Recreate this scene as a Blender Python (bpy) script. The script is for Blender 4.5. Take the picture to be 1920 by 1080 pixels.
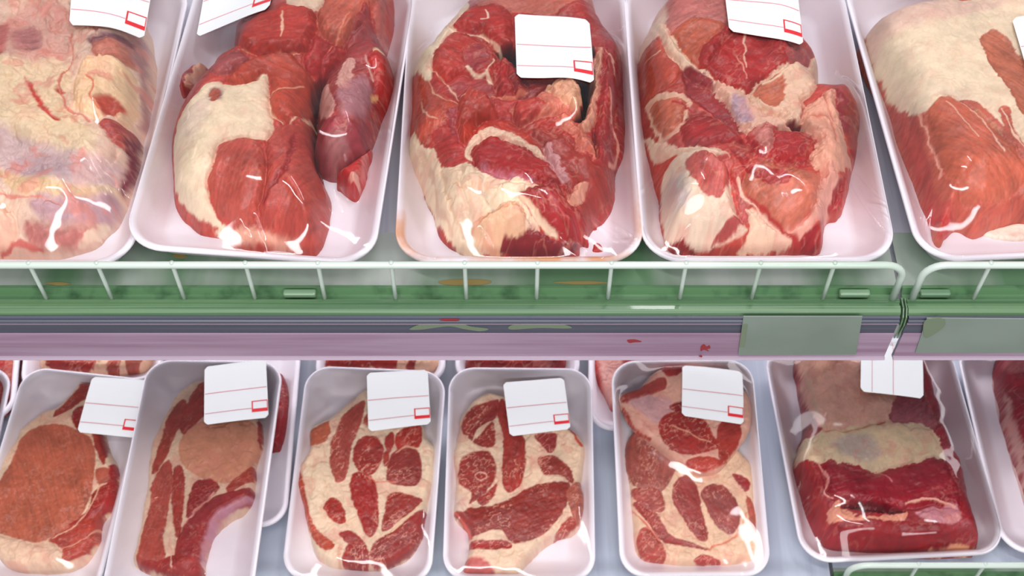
import bpy, math, random
import numpy as np
from mathutils import Matrix, Vector

# ---------------------------------------------------------------- camera, world, lamps
for o in list(bpy.data.objects): bpy.data.objects.remove(o)
SC = bpy.context.scene
COL = SC.collection
F = 2490.0                       # focal length in pixels of the 1920 px frame
PITCH = math.radians(55.0)       # looking down into the case
CAM = np.array([0.0, 0.0, 0.81]) # eye, 0.81 m above the upper shelf deck (z = 0)
cd = bpy.data.cameras.new('camera'); cam = bpy.data.objects.new('camera', cd); COL.objects.link(cam)
cam.location = CAM; cam.rotation_euler = (math.pi/2 - PITCH, 0, 0)
cd.sensor_width = 36; cd.lens = F/1920*36; cd.clip_start = 0.05
cd.dof.use_dof = True; cd.dof.focus_distance = 0.945; cd.dof.aperture_fstop = 13
SC.camera = cam
SC.view_settings.view_transform = 'Standard'; SC.view_settings.look = 'None'
SC.view_settings.gamma = 1; SC.view_settings.use_curve_mapping = False
SC.view_settings.exposure = -0.17
w = bpy.data.worlds.new('store_light'); SC.world = w; w.use_nodes = True
bg = w.node_tree.nodes['Background']; bg.inputs[0].default_value = (1.0, 0.975, 1.0, 1); bg.inputs[1].default_value = 0.70

def area(name, loc, aim, sx, sy, power, col):
    l = bpy.data.lights.new(name, 'AREA'); l.shape = 'RECTANGLE'; l.size = sx; l.size_y = sy; l.energy = power; l.color = col
    o = bpy.data.objects.new(name, l); COL.objects.link(o); o.location = loc
    o.rotation_euler = (Vector(aim)-Vector(loc)).to_track_quat('-Z', 'Y').to_euler()
    return o
area('ceiling_or_fill_lamp', (-0.25, 0.05, 2.3), (0, 0.6, 0), 1.5, 0.12, 24, (1, 0.98, 0.98))
area('ceiling_or_fill_lamp', (0.55, 0.95, 2.1), (0, 0.7, 0), 1.2, 0.10, 13, (1, 0.97, 1))
area('ceiling_or_fill_lamp', (0.1, -1.15, 1.45), (0, 0.55, -0.3), 1.8, 0.35, 31, (1, 0.98, 1))  # low fill lamp added behind the camera to brighten the lower shelf
area('lower_shelf_fill', (0.0, 0.94, -0.03), (0.0, 0.62, -0.30), 2.2, 0.10, 6.5, (1, 0.96, 1.0))  # unseen fill added under the upper shelf to brighten the lower trays

# ---------------------------------------------------------------- maths helpers
CP, SP = math.cos(PITCH), math.sin(PITCH)
def ray(u, v):
    a, b = u-960.0, 540.0-v
    return np.array([a, CP*F + SP*b, -SP*F + CP*b])
def on_z(u, v, z):
    d = ray(u, v); t = (z-CAM[2])/d[2]; return CAM + d*t
def on_y(u, v, y):
    d = ray(u, v); t = (y-CAM[1])/d[1]; return CAM + d*t
def lin(c):
    c = np.asarray(c, float)/255.0
    return np.where(c <= 0.04045, c/12.92, ((c+0.055)/1.055)**2.4)

class Noise:
    def __init__(s, seed): s.t = np.random.RandomState(seed).rand(256, 256)*2-1
    def __call__(s, x, y):
        xi = np.floor(x).astype(int); yi = np.floor(y).astype(int); fx = x-xi; fy = y-yi
        fx = fx*fx*fx*(fx*(fx*6-15)+10); fy = fy*fy*fy*(fy*(fy*6-15)+10)
        T = s.t; a = T[xi & 255, yi & 255]; b = T[(xi+1) & 255, yi & 255]; c = T[xi & 255, (yi+1) & 255]; d = T[(xi+1) & 255, (yi+1) & 255]
        return (a*(1-fx)+b*fx)*(1-fy)+(c*(1-fx)+d*fx)*fy
    def fbm(s, x, y, n=4):
        r = 0; a = 1.0; t = 0
        for i in range(n):
            r = r + a*s(x*2**i+i*17.3, y*2**i+i*9.1); t += a; a *= 0.5
        return r/t
def sstep(x, a, b):
    t = np.clip((x-a)/(b-a), 0, 1); return t*t*(3-2*t)

def spline(P, n=8):
    """closed Catmull-Rom through the points"""
    P = np.asarray(P, float); m = len(P); out = []
    for i in range(m):
        p0, p1, p2, p3 = P[i-1], P[i], P[(i+1) % m], P[(i+2) % m]
        for k in range(n):
            t = k/n
            out.append(0.5*((2*p1)+(-p0+p2)*t+(2*p0-5*p1+4*p2-p3)*t*t+(-p0+3*p1-3*p2+p3)*t**3))
    return np.array(out)
def open_spline(P, n=6):
    P = np.asarray(P, float); P = np.vstack([2*P[0]-P[1], P, 2*P[-1]-P[-2]]); out = []
    for i in range(1, len(P)-2):
        p0, p1, p2, p3 = P[i-1], P[i], P[i+1], P[i+2]
        for k in range(n):
            t = k/n; out.append(0.5*((2*p1)+(-p0+p2)*t+(2*p0-5*p1+4*p2-p3)*t*t+(-p0+3*p1-3*p2+p3)*t**3))
    out.append(P[-2]); return np.array(out)
def seg_dist(X, Y, P, closed, nearest=False):
    best = np.full(X.shape, 1e9); nx = np.zeros(X.shape); ny = np.zeros(X.shape); tt = np.zeros(X.shape)
    n = len(P); rng = range(n) if closed else range(n-1)
    for i in rng:
        a = P[i]; b = P[(i+1) % n]; dx, dy = b-a; L = dx*dx+dy*dy+1e-18
        t = np.clip(((X-a[0])*dx+(Y-a[1])*dy)/L, 0, 1); qx = a[0]+t*dx; qy = a[1]+t*dy
        d = (X-qx)**2+(Y-qy)**2; m = d < best; best = np.where(m, d, best)
        tt = np.where(m, (i+t)/n, tt)
        if nearest: nx = np.where(m, qx, nx); ny = np.where(m, qy, ny)
    return (np.sqrt(best), nx, ny) if nearest else (np.sqrt(best), tt)
def inside(X, Y, P):
    r = np.zeros(X.shape, bool); n = len(P)
    for i in range(n):
        ax, ay = P[i]; bx, by = P[(i+1) % n]
        if ay == by: continue
        c = ((ay > Y) != (by > Y)) & (X < (bx-ax)*(Y-ay)/(by-ay)+ax); r ^= c
    return r
def sdf(X, Y, P):
    """signed distance, positive inside; only worked out near the shape"""
    pad = 0.006; m = (X > P[:, 0].min()-pad) & (X < P[:, 0].max()+pad) & (Y > P[:, 1].min()-pad) & (Y < P[:, 1].max()+pad)
    out = np.full(X.shape, -0.02)
    if m.any():
        x, y = X[m], Y[m]; d = seg_dist(x, y, P, True)[0]; out[m] = np.where(inside(x, y, P), d, -d)
    return out

# ---------------------------------------------------------------- objects
def link(name, mesh, parent=None, mat=None, smooth=True):
    o = bpy.data.objects.new(name, mesh); COL.objects.link(o)
    if mat: mesh.materials.append(mat)
    if smooth and len(mesh.polygons): mesh.polygons.foreach_set('use_smooth', np.ones(len(mesh.polygons), bool))
    if parent: o.parent = parent
    return o
def np_mesh(name, V, Q, col=None):
    me = bpy.data.meshes.new(name); V = np.asarray(V, np.float32); Q = np.asarray(Q, np.int32)
    me.vertices.add(len(V)); me.vertices.foreach_set('co', V.ravel())
    k = Q.shape[1]; me.loops.add(Q.size); me.loops.foreach_set('vertex_index', Q.ravel())
    me.polygons.add(len(Q)); me.polygons.foreach_set('loop_start', np.arange(0, Q.size, k, dtype=np.int32))
    me.polygons.foreach_set('loop_total', np.full(len(Q), k, np.int32))
    me.update(calc_edges=True); me.validate()
    if col is not None:
        a = me.color_attributes.new('col', 'FLOAT_COLOR', 'POINT'); c = np.ones((len(V), 4), np.float32); c[:, :3] = col; a.data.foreach_set('color', c.ravel())
    return me
def raw(name, V, Fc, parent=None, mat=None, smooth=False):
    me = bpy.data.meshes.new(name); me.from_pydata([tuple(v) for v in V], [], Fc); me.update()
    return link(name, me, parent, mat, smooth)
def boxes(name, L, parent=None, mat=None, bevel=0):
    V = []; Q = []
    for (x0, y0, z0, x1, y1, z1) in L:
        b = len(V); V += [(x, y, z) for z in (z0, z1) for y in (y0, y1) for x in (x0, x1)]
        Q += [tuple(b+i for i in f) for f in ((0, 2, 3, 1), (4, 5, 7, 6), (0, 1, 5, 4), (2, 6, 7, 3), (0, 4, 6, 2), (1, 3, 7, 5))]
    o = raw(name, V, Q, parent, mat)
    if bevel:
        m = o.modifiers.new('bevel', 'BEVEL'); m.width = bevel; m.segments = 3; m.limit_method = 'NONE'
    return o
def tube(name, P, r, parent=None, mat=None, seg=14):
    """a bent round wire through the points P"""
    P = [Vector(p) for p in P]; V = []; Q = []; n = len(P); up = None
    for i, p in enumerate(P):
        t = ((P[min(i+1, n-1)]-p).normalized()+(p-P[max(i-1, 0)]).normalized()).normalized()
        if up is None: up = t.orthogonal().normalized()
        up = (up-t*up.dot(t)).normalized(); s = t.cross(up)
        for k in range(seg):
            a = 2*math.pi*k/seg; V.append(p+up*math.cos(a)*r+s*math.sin(a)*r)
    for i in range(n-1):
        for k in range(seg):
            k2 = (k+1) % seg; Q.append((i*seg+k, i*seg+k2, (i+1)*seg+k2, (i+1)*seg+k))
    Q.append(tuple(range(seg))[::-1]); Q.append(tuple((n-1)*seg+k for k in range(seg)))
    return raw(name, V, Q, parent, mat, True)
def extrude(name, prof, x0, x1, parent=None, mat=None, smooth=False):
    """closed profile in (y, z) run along x"""
    n = len(prof); V = [(x0, y, z) for y, z in prof]+[(x1, y, z) for y, z in prof]
    Q = [(i, (i+1) % n, n+(i+1) % n, n+i) for i in range(n)]+[tuple(range(n))[::-1], tuple(range(n, 2*n))]
    return raw(name, V, Q, parent, mat, smooth)
def empty(name, M=None, label=None, cat=None, group=None):
    o = bpy.data.objects.new(name, None); COL.objects.link(o); o.empty_display_size = 0.02
    if M is not None: o.matrix_world = Matrix([list(map(float, r)) for r in M])
    if label: o['label'] = label
    if cat: o['category'] = cat
    if group: o['group'] = group
    return o

# ---------------------------------------------------------------- materials
def mat(name, col, rough=0.5, metal=0, coat=0, spec=0.5, noise=None):
    m = bpy.data.materials.new(name); m.use_nodes = True; N = m.node_tree; b = N.nodes['Principled BSDF']
    c = list(lin(col))+[1]; b.inputs['Base Color'].default_value = c; b.inputs['Roughness'].default_value = rough
    b.inputs['Metallic'].default_value = metal; b.inputs['Coat Weight'].default_value = coat; b.inputs['Specular IOR Level'].default_value = spec
    if noise:     # (second colour, scale xyz, low, high)
        c2, sc, lo, hi = noise; tc = N.nodes.new('ShaderNodeTexCoord'); mp = N.nodes.new('ShaderNodeMapping'); mp.inputs['Scale'].default_value = sc
        nz = N.nodes.new('ShaderNodeTexNoise'); nz.inputs['Scale'].default_value = 1; nz.inputs['Detail'].default_value = 5
        rp = N.nodes.new('ShaderNodeValToRGB'); rp.color_ramp.elements[0].position = lo; rp.color_ramp.elements[1].position = hi
        rp.color_ramp.elements[0].color = c; rp.color_ramp.elements[1].color = list(lin(c2))+[1]
        N.links.new(tc.outputs['Object'], mp.inputs[0]); N.links.new(mp.outputs[0], nz.inputs['Vector']); N.links.new(nz.outputs[0], rp.inputs[0]); N.links.new(rp.outputs[0], b.inputs['Base Color'])
    return m
def bump(m, scale, dist, strength=0.5, detail=4):
    N = m.node_tree; b = N.nodes['Principled BSDF']; tc = N.nodes.new('ShaderNodeTexCoord'); mp = N.nodes.new('ShaderNodeMapping')
    mp.inputs['Scale'].default_value = scale; nz = N.nodes.new('ShaderNodeTexNoise'); nz.inputs['Scale'].default_value = 1; nz.inputs['Detail'].default_value = detail
    bp = N.nodes.new('ShaderNodeBump'); bp.inputs['Distance'].default_value = dist; bp.inputs['Strength'].default_value = strength
    N.links.new(tc.outputs['Object'], mp.inputs[0]); N.links.new(mp.outputs[0], nz.inputs['Vector']); N.links.new(nz.outputs[0], bp.inputs['Height']); N.links.new(bp.outputs[0], b.inputs['Normal'])
    return m
M_foam = bump(mat('white_foam', (240, 234, 242), 0.38, coat=0.12), (900, 900, 900), 0.0003, 0.35)
def stained_foam():
    m = mat('stained_foam', (240, 234, 242), 0.38); N = m.node_tree; b = N.nodes['Principled BSDF']; tc = N.nodes.new('ShaderNodeTexCoord'); sp = N.nodes.new('ShaderNodeSeparateXYZ')
    nz = N.nodes.new('ShaderNodeTexNoise'); nz.inputs['Scale'].default_value = 26; nz.inputs['Detail'].default_value = 4
    def mr(a, b_): n = N.nodes.new('ShaderNodeMapRange'); n.inputs[1].default_value = a; n.inputs[2].default_value = b_; return n
    zr, yr, nr = mr(0.022, 0.028), mr(-0.06, -0.13), mr(0.42, 0.62); m1 = N.nodes.new('ShaderNodeMath'); m1.operation = 'MULTIPLY'; m2 = N.nodes.new('ShaderNodeMath'); m2.operation = 'MULTIPLY'
    mx = N.nodes.new('ShaderNodeMix'); mx.data_type = 'RGBA'; mx.inputs[6].default_value = list(lin((240, 234, 242)))+[1]; mx.inputs[7].default_value = list(lin((226, 164, 122)))+[1]
    L = N.links.new; L(tc.outputs['Object'], sp.inputs[0]); L(tc.outputs['Object'], nz.inputs['Vector']); L(sp.outputs[2], zr.inputs[0]); L(sp.outputs[1], yr.inputs[0]); L(nz.outputs[0], nr.inputs[0])
    L(zr.outputs[0], m1.inputs[0]); L(yr.outputs[0], m1.inputs[1]); L(m1.outputs[0], m2.inputs[0]); L(nr.outputs[0], m2.inputs[1]); L(m2.outputs[0], mx.inputs[0]); L(mx.outputs[2], b.inputs['Base Color'])
    return m
M_foam2 = stained_foam()
def meat_material():
    m = bump(mat('raw_meat', (190, 60, 50), 0.42, coat=0.15, spec=0.35), (900, 900, 900), 0.0005, 0.6)
    N = m.node_tree; b = N.nodes['Principled BSDF']; a = N.nodes.new('ShaderNodeAttribute'); a.attribute_name = 'col'
    N.links.new(a.outputs['Color'], b.inputs['Base Color'])
    b.inputs['Subsurface Weight'].default_value = 0.12; b.inputs['Subsurface Radius'].default_value = (0.6, 0.2, 0.15); b.inputs['Subsurface Scale'].default_value = 0.004
    b.inputs['Coat Roughness'].default_value = 0.2
    return m
M_meat = meat_material()
def film_material():
    m = bpy.data.materials.new('cling_film'); m.use_nodes = True; N = m.node_tree; N.nodes.clear()
    o = N.nodes.new('ShaderNodeOutputMaterial'); t = N.nodes.new('ShaderNodeBsdfTransparent'); t.inputs[0].default_value = (0.985, 0.985, 0.985, 1)
    g = N.nodes.new('ShaderNodeBsdfGlossy'); g.inputs['Roughness'].default_value = 0.06
    fr = N.nodes.new('ShaderNodeFresnel'); fr.inputs[0].default_value = 1.46; mx = N.nodes.new('ShaderNodeMixShader')
    mu = N.nodes.new('ShaderNodeMath'); mu.operation = 'MULTIPLY'; mu.inputs[1].default_value = 0.85; mu.use_clamp = True
    N.links.new(fr.outputs[0], mu.inputs[0]); N.links.new(mu.outputs[0], mx.inputs[0]); N.links.new(t.outputs[0], mx.inputs[1]); N.links.new(g.outputs[0], mx.inputs[2]); N.links.new(mx.outputs[0], o.inputs[0])
    return m
M_film = film_material()
M_paper = mat('label_paper', (226, 229, 230), 0.6)
M_red = mat('label_red', (214, 30, 42), 0.5)
M_thin = mat('label_red_line', (212, 120, 130), 0.6)
M_wire = mat('coated_wire', (196, 210, 200), 0.3, coat=0.4, noise=((138, 170, 140), (2.2, 1, 1), 0.48, 0.6))
M_green = mat('green_plastic', (118, 150, 118), 0.28, coat=0.3, noise=((92, 128, 96), (6, 60, 60), 0.45, 0.7))
M_greenlip = mat('green_lip', (94, 128, 90), 0.3, coat=0.3, noise=((74, 108, 76), (3, 400, 400), 0.5, 0.62))
M_gutter = mat('green_gutter', (92, 132, 92), 0.35, noise=((54, 88, 58), (50, 50, 50), 0.5, 0.72))
M_deckfront = mat('green_deck_edge', (160, 166, 160), 0.3, coat=0.2, noise=((88, 122, 90), (7, 1, 1), 0.42, 0.56))  # grey patches paint in the ceiling light's reflection on the green
M_deck = mat('deck_grey', (172, 170, 180), 0.35, noise=((150, 148, 162), (60, 2, 9), 0.45, 0.55))
M_decklow = mat('deck_bluegrey', (186, 194, 208), 0.35, noise=((172, 178, 194), (40, 1.5, 1), 0.45, 0.55))
M_dark = mat('dark_gap', (22, 28, 30), 0.6)
M_slate = mat('slate_plastic', (80, 84, 98), 0.35, noise=((72, 75, 88), (4, 300, 300), 0.4, 0.6))
M_mauve = mat('mauve_plastic', (162, 138, 158), 0.35, noise=((142, 112, 134), (5, 120, 120), 0.4, 0.65))
M_edge = mat('clear_edge', (178, 160, 176), 0.15, coat=0.6)
M_card = mat('grey_green_card', (128, 142, 132), 0.4, noise=((116, 130, 118), (14, 14, 14), 0.4, 0.7))
M_smear = mat('green_smear', (112, 128, 104), 0.5)
M_brown = mat('brown_stain', (140, 122, 74), 0.4)
M_blood = mat('blood', (142, 22, 30), 0.2, coat=0.5)
M_steel = mat('case_panel', (200, 202, 210), 0.4)
M_pad = mat('white_pad', (240, 228, 214), 0.7)

# ---------------------------------------------------------------- the display case
boxes('wall_back', [(-2.2, 1.16, -1.0, 2.2, 1.18, 0.9)], None, M_steel)['kind'] = 'structure'
boxes('floor', [(-2.2, -1.2, -1.2, 2.2, 1.2, -1.18)], None, mat('floor_tile', (150, 145, 145), 0.5))['kind'] = 'structure'

def shelf_unit(x0, x1, ydeck, z, yf, wires, label, deckmat, rail=True, xl=None, edge=0.05):
    """one shelf: deck, gutter, green lip, price rail and wire guard. yf = y of the wire guard"""
    t = empty('refrigerated_shelf', None, label, 'shelf', 'meat case shelves')
    t.location = (0.5*(x0+x1), yf, z); ox, oy, oz = t.location
    def X(o): o.data.transform(Matrix.Translation((-ox, -oy, -oz))); return o
    X(boxes('deck', [(x0, yf+0.012+edge, z-0.014, x1, ydeck, z)], t, deckmat))
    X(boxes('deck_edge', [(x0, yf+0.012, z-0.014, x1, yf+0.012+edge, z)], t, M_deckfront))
    X(extrude('gutter', [(yf+0.0122, z-0.016), (yf+0.0122, z+0.0005), (yf+0.0095, z+0.001), (yf+0.007, z-0.004), (yf-0.001, z-0.004), (yf-0.001, z-0.016)], x0, x1, t, M_gutter))
    # the lip is a ribbed extrusion
    lip = X(extrude('front_lip', [(yf-0.0012, z-0.016), (yf-0.0012, z+0.0015), (yf-0.004, z+0.002), (yf-0.0045, z+0.0004), (yf-0.0062, z+0.0004), (yf-0.0067, z+0.0015),
                         (yf-0.0095, z+0.0012), (yf-0.0118, z-0.0005), (yf-0.0125, z-0.003), (yf-0.0125, z-0.016)], x0+0.001, x1-0.001, t, M_greenlip))
    for px in (0,):
        pass
    if rail:
        r = X(extrude('price_rail', [(yf-0.0128, z-0.0025), (yf-0.0128, z-0.0565), (yf-0.0150, z-0.0565), (yf-0.0150, z-0.026), (yf-0.0150, z-0.0085), (yf-0.0165, z-0.0075), (yf-0.0165, z-0.0055), (yf-0.0150, z-0.005), (yf-0.0150, z-0.0028)], x0+0.0015, x1-0.0015, t, M_slate))
        X(boxes('price_strip', [(x0+0.0016, yf-0.0162, z-0.0530, x1-0.0016, yf-0.0151, z-0.0220)], r, M_mauve, 0.0003))
        X(extrude('rail_edge', [(yf-0.0152, z-0.0565), (yf-0.0152, z-0.0532), (yf-0.0180, z-0.0535), (yf-0.0188, z-0.0550), (yf-0.0180, z-0.0565)], x0+0.0016, x1-0.0016, r, M_edge))
        X(boxes('seam_line', [(x0+0.001, yf-0.0127, z-0.0052, x1-0.001, yf-0.0120, z-0.0030)], r, M_dark))
        X(boxes('rail_rib', [(x0+0.0016, yf-0.0160, z-0.0098, x1-0.0016, yf-0.0150, z-0.0093)], r, M_edge))
    for (e0, e1, at_) in ((0.0001, 0.0010, x1), (-0.0010, -0.0001, x0)):
        X(extrude('end_cap', [(yf-0.0005, z-0.030), (yf-0.0005, z+0.0030), (yf-0.0100, z+0.0028), (yf-0.0150, z-0.0020), (yf-0.0165, z-0.010), (yf-0.0150, z-0.030)], at_+e0, at_+e1, t, M_greenlip))
    # wire guard
    g = empty('wire_guard'); g.parent = t
    H = 0.043; R = 0.0145; pts = []
    a0, a1 = x0+0.0055, x1-0.0055
    pts.append((a0, yf, z-0.001)); pts.append((a0, yf, z+H-R))
    for k in range(1, 7):
        a = math.pi/2*k/6; pts.append((a0+R-R*math.cos(a), yf, z+H-R+R*math.sin(a)))
    n = 24
    for k in range(1, n): pts.append((a0+R+(a1-a0-2*R)*k/n, yf, z+H))
    for k in range(0, 7):
        a = math.pi/2*k/6; pts.append((a1-R+R*math.sin(a), yf, z+H-R+R*math.cos(a)))
    pts.append((a1, yf, z-0.001))
    X(tube('top_rail', pts, 0.0027, g, M_wire))
    for wx in wires:
        X(tube('upright', [(wx, yf+0.0002, z-0.002), (wx, yf, z+0.02), (wx, yf, z+H+0.0022), (wx, yf, z+H+0.0036)], 0.0016, g, M_wire, 10))
    return t, X
SEAM = 0.287
def wx(px, v=530, y=0.557): return float(on_y(px, v, y)[0])
UPW = [wx(p) for p in (-226, -82, 72, 197, 335, 470, 603, 738, 873, 1007, 1143, 1280, 1417, 1553)]
tA, XA = shelf_unit(-0.62, SEAM, 1.15, 0.0, 0.557, [w_ for w_ in UPW if w_ > -0.6],
    'upper white meat shelf with long green front lip and mauve price rail', M_deck)
tB, XB = shelf_unit(SEAM+0.0035, 1.2, 1.15, 0.0, 0.557, [wx(p) for p in (1840, 1978, 2116, 2254)],
    'upper shelf section right of the seam with grey card in its price rail', M_deck)
LZ = -0.32
tC, XC = shelf_unit(-0.75, SEAM, 1.15, LZ, 0.444, [-0.45+0.052*k for k in range(14)],
    'lower blue-grey meat shelf left of the seam, its guard at the picture bottom', M_decklow, edge=0.004)
tD, XD = shelf_unit(SEAM+0.0035, 1.2, 1.15, LZ, 0.466, [0.354+0.058*k for k in range(6)],
    'lower shelf section right of the seam, wire guard visible in the bottom right corner', M_decklow, edge=0.004)

# cards, tape, stains and clips of the upper rails (each sits on the rail)
def kids(o, n): return [c for c in bpy.data.objects if c.parent == o and c.name.split('.')[0] == n][0]
def rail_patch(name, px, yoff, thick, m, parent, X, label=None):
    """a flat piece on the rail front, its outline given as picture points on the rail's plane"""
    y = 0.557-yoff; P = [on_y(u, v, y) for u, v in px]; n = len(P)
    V = [(p[0], y, p[2]) for p in P]+[(p[0], y+thick, p[2]) for p in P]
    Q = [tuple(range(n))]+[tuple(range(n, 2*n))[::-1]]+[(i, n+i, n+(i+1) % n, (i+1) % n) for i in range(n)]
    o = X(raw(name, V, Q, parent, m))
    if label: o['label'] = label
    return o
rA, rB = kids(tA, 'price_rail'), kids(tB, 'price_rail')
rail_patch('ticket_card', [(1394, 594), (1617, 594), (1605, 665), (1384, 666)], 0.0172, 0.0009, M_card, rA, XA)
rail_patch('ticket_card', [(1738, 597), (2010, 599), (1990, 662), (1716, 662)], 0.0172, 0.0009, M_card, rB, XB)
rail_patch('tape', [(1392, 609), (1402, 609), (1395, 651), (1386, 651)], 0.0178, 0.0005, M_smear, rA, XA)
rail_patch('tape', spline([(1734, 603), (1760, 596), (1772, 603), (1768, 615), (1740, 633), (1732, 627)]), 0.0178, 0.0005, M_smear, rB, XB)
rail_patch('smear', spline([(768, 617), (800, 605), (830, 607), (860, 602), (880, 612), (915, 617), (900, 621), (870, 617), (840, 612), (790, 618)]), 0.0156, 0.0005, M_smear, rA, XA, 'greyish green smear')
rail_patch('smear', spline([(955, 612), (980, 606), (1020, 604), (1050, 607), (1072, 614), (1060, 616), (1010, 615), (960, 618)]), 0.0156, 0.0005, M_smear, rA, XA, 'greyish green smear')
rail_patch('blood_spot', spline([(824, 599), (860, 599), (852, 603), (842, 603)]), 0.0159, 0.0004, M_blood, rA, XA, 'dried red spot')
rail_patch('blood_spot', spline([(1176, 638), (1190, 637), (1203, 641), (1190, 642), (1180, 643)]), 0.0165, 0.0004, M_blood, rA, XA)
for s_ in ([(1314, 650), (1320, 646), (1325, 650), (1330, 648), (1332, 653), (1326, 655), (1329, 659), (1320, 656), (1314, 658)], [(1310, 668), (1316, 667), (1316, 670)]):
    rail_patch('blood_spot', spline(s_), 0.0165 if len(s_) > 3 else 0.019, 0.0004, M_blood, rA, XA)
for (t_, X_, pxs) in ((tA, XA, ((528, 590), (1578, 1636))), (tB, XB, ((1730, 1788),))):
    for (a, b) in pxs:
        X_(boxes('clip', [(wx(a, 550), 0.5585, -0.001, wx(b, 550), 0.5640, 0.004)], t_, M_green, 0.0015))
def deck_stain(px, t, X):
    P = spline([on_z(u, v, 0.0006)[:2] for u, v in px]); n = len(P)
    V = [(p[0], p[1], 0.0006) for p in P]+[(p[0], p[1], 0.0001) for p in P]
    Q = [tuple(range(n))]+[(i, n+i, n+(i+1) % n, (i+1) % n) for i in range(n)]
    X(raw('stain', V, Q, t, M_brown))
for s_ in ([(822, 528), (850, 524), (900, 524), (922, 528), (900, 534), (840, 534)], [(322, 478), (340, 476), (350, 480), (338, 484)], [(84, 531), (110, 529), (132, 532), (110, 535)], [(1038, 529), (1100, 527), (1140, 530), (1090, 533)]):
    deck_stain(s_, tA, XA)

# ---------------------------------------------------------------- foam trays
def rrect(w_, l_, r, n=10):
    """rounded rectangle centred on 0"""
    out = []
    for cx, cy, a0 in ((w_/2-r, l_/2-r, 0), (-w_/2+r, l_/2-r, 90), (-w_/2+r, -l_/2+r, 180), (w_/2-r, -l_/2+r, 270)):
        for k in range(n+1):
            a = math.radians(a0+90*k/n); out.append((cx+r*math.cos(a), cy+r*math.sin(a)))
    return np.array(out)
def tray_mesh(W, L, H, R):
    b = 0.0045   # rolled rim
    prof = [(0.030, 0.0), (0.022, 0.0), (0.0165, 0.002), (0.0045, H-b*1.1), (0.0012, H-b*1.05), (0.0, H-b*0.6), (0.0006, H-b*0.2), (0.0022, H), (0.0042, H-b*0.15), (0.0058, H-b*0.55),
            (0.010, H-0.012), (0.0195, 0.0065), (0.0225, 0.0042), (0.026, 0.0036), (0.040, 0.0036)]
    rings = []
    for ins, z in prof:
        P = rrect(W-2*ins, L-2*ins, max(R-ins*0.8, 0.006)); rings.append(np.c_[P, np.full(len(P), z)])
    n = len(rings[0]); V = np.vstack(rings).tolist(); Q = []
    for i in range(len(rings)-1):
        for k in range(n): Q.append((i*n+k, i*n+(k+1) % n, (i+1)*n+(k+1) % n, (i+1)*n+k))
    Q.append(tuple(range(n))[::-1]); Q.append(tuple((len(rings)-1)*n+k for k in range(n)))
    me = bpy.data.meshes.new('foam_tray'); me.from_pydata(V, [], Q); me.update(); return me
FLOOR = 0.0036

def pose(corners, zn, zf, W=None, L=None, roll=0.0):
    """package matrix from the picture points of its rim corners (TL, TR, BR, BL); zn, zf = rim height at the near and far end"""
    TL, TR, BR, BL = corners; bl = on_z(*BL, zn); br = on_z(*BR, zn)
    if TL is None and roll:
        bl = on_z(*BL, zn+roll); e = br-bl; W = np.linalg.norm(e); ex = e/W; ey = np.array([-ex[1], ex[0], 0]); ey /= np.linalg.norm(ey); ez = np.cross(ex, ey); c = (bl+br)/2+ey*L/2
    elif TL is not None and TR is None:
        tl = on_z(*TL, zn); ey = tl-bl; ey /= np.linalg.norm(ey); ex = np.array([ey[1], -ey[0], 0]); ez = np.array([0, 0, 1.0]); c = bl+ex*W/2+ey*L/2
    elif TL is None:
        e = br-bl; e[2] = 0; W = np.linalg.norm(e); ex = e/W; ey = np.array([-ex[1], ex[0], 0]); nm = (bl+br)/2; c = nm+ey*L/2
        c[2] = zn; ez = np.array([0, 0, 1.0])
    else:
        tl = on_z(*TL, zf); tr = on_z(*TR, zf); W = W or (np.linalg.norm(br-bl)+np.linalg.norm(tr-tl))/2
        ey = ((tl+tr)-(bl+br))/2; L = L or np.linalg.norm(ey); ey /= np.linalg.norm(ey)
        ex = ((br-bl)+(tr-tl)); ex -= ey*ex.dot(ey); ex /= np.linalg.norm(ex); ez = np.cross(ex, ey); c = (bl+br)/2+ey*L/2
    M = np.eye(4); M[:3, 0] = ex; M[:3, 1] = ey; M[:3, 2] = ez; M[:3, 3] = c
    return M, W, L

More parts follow.
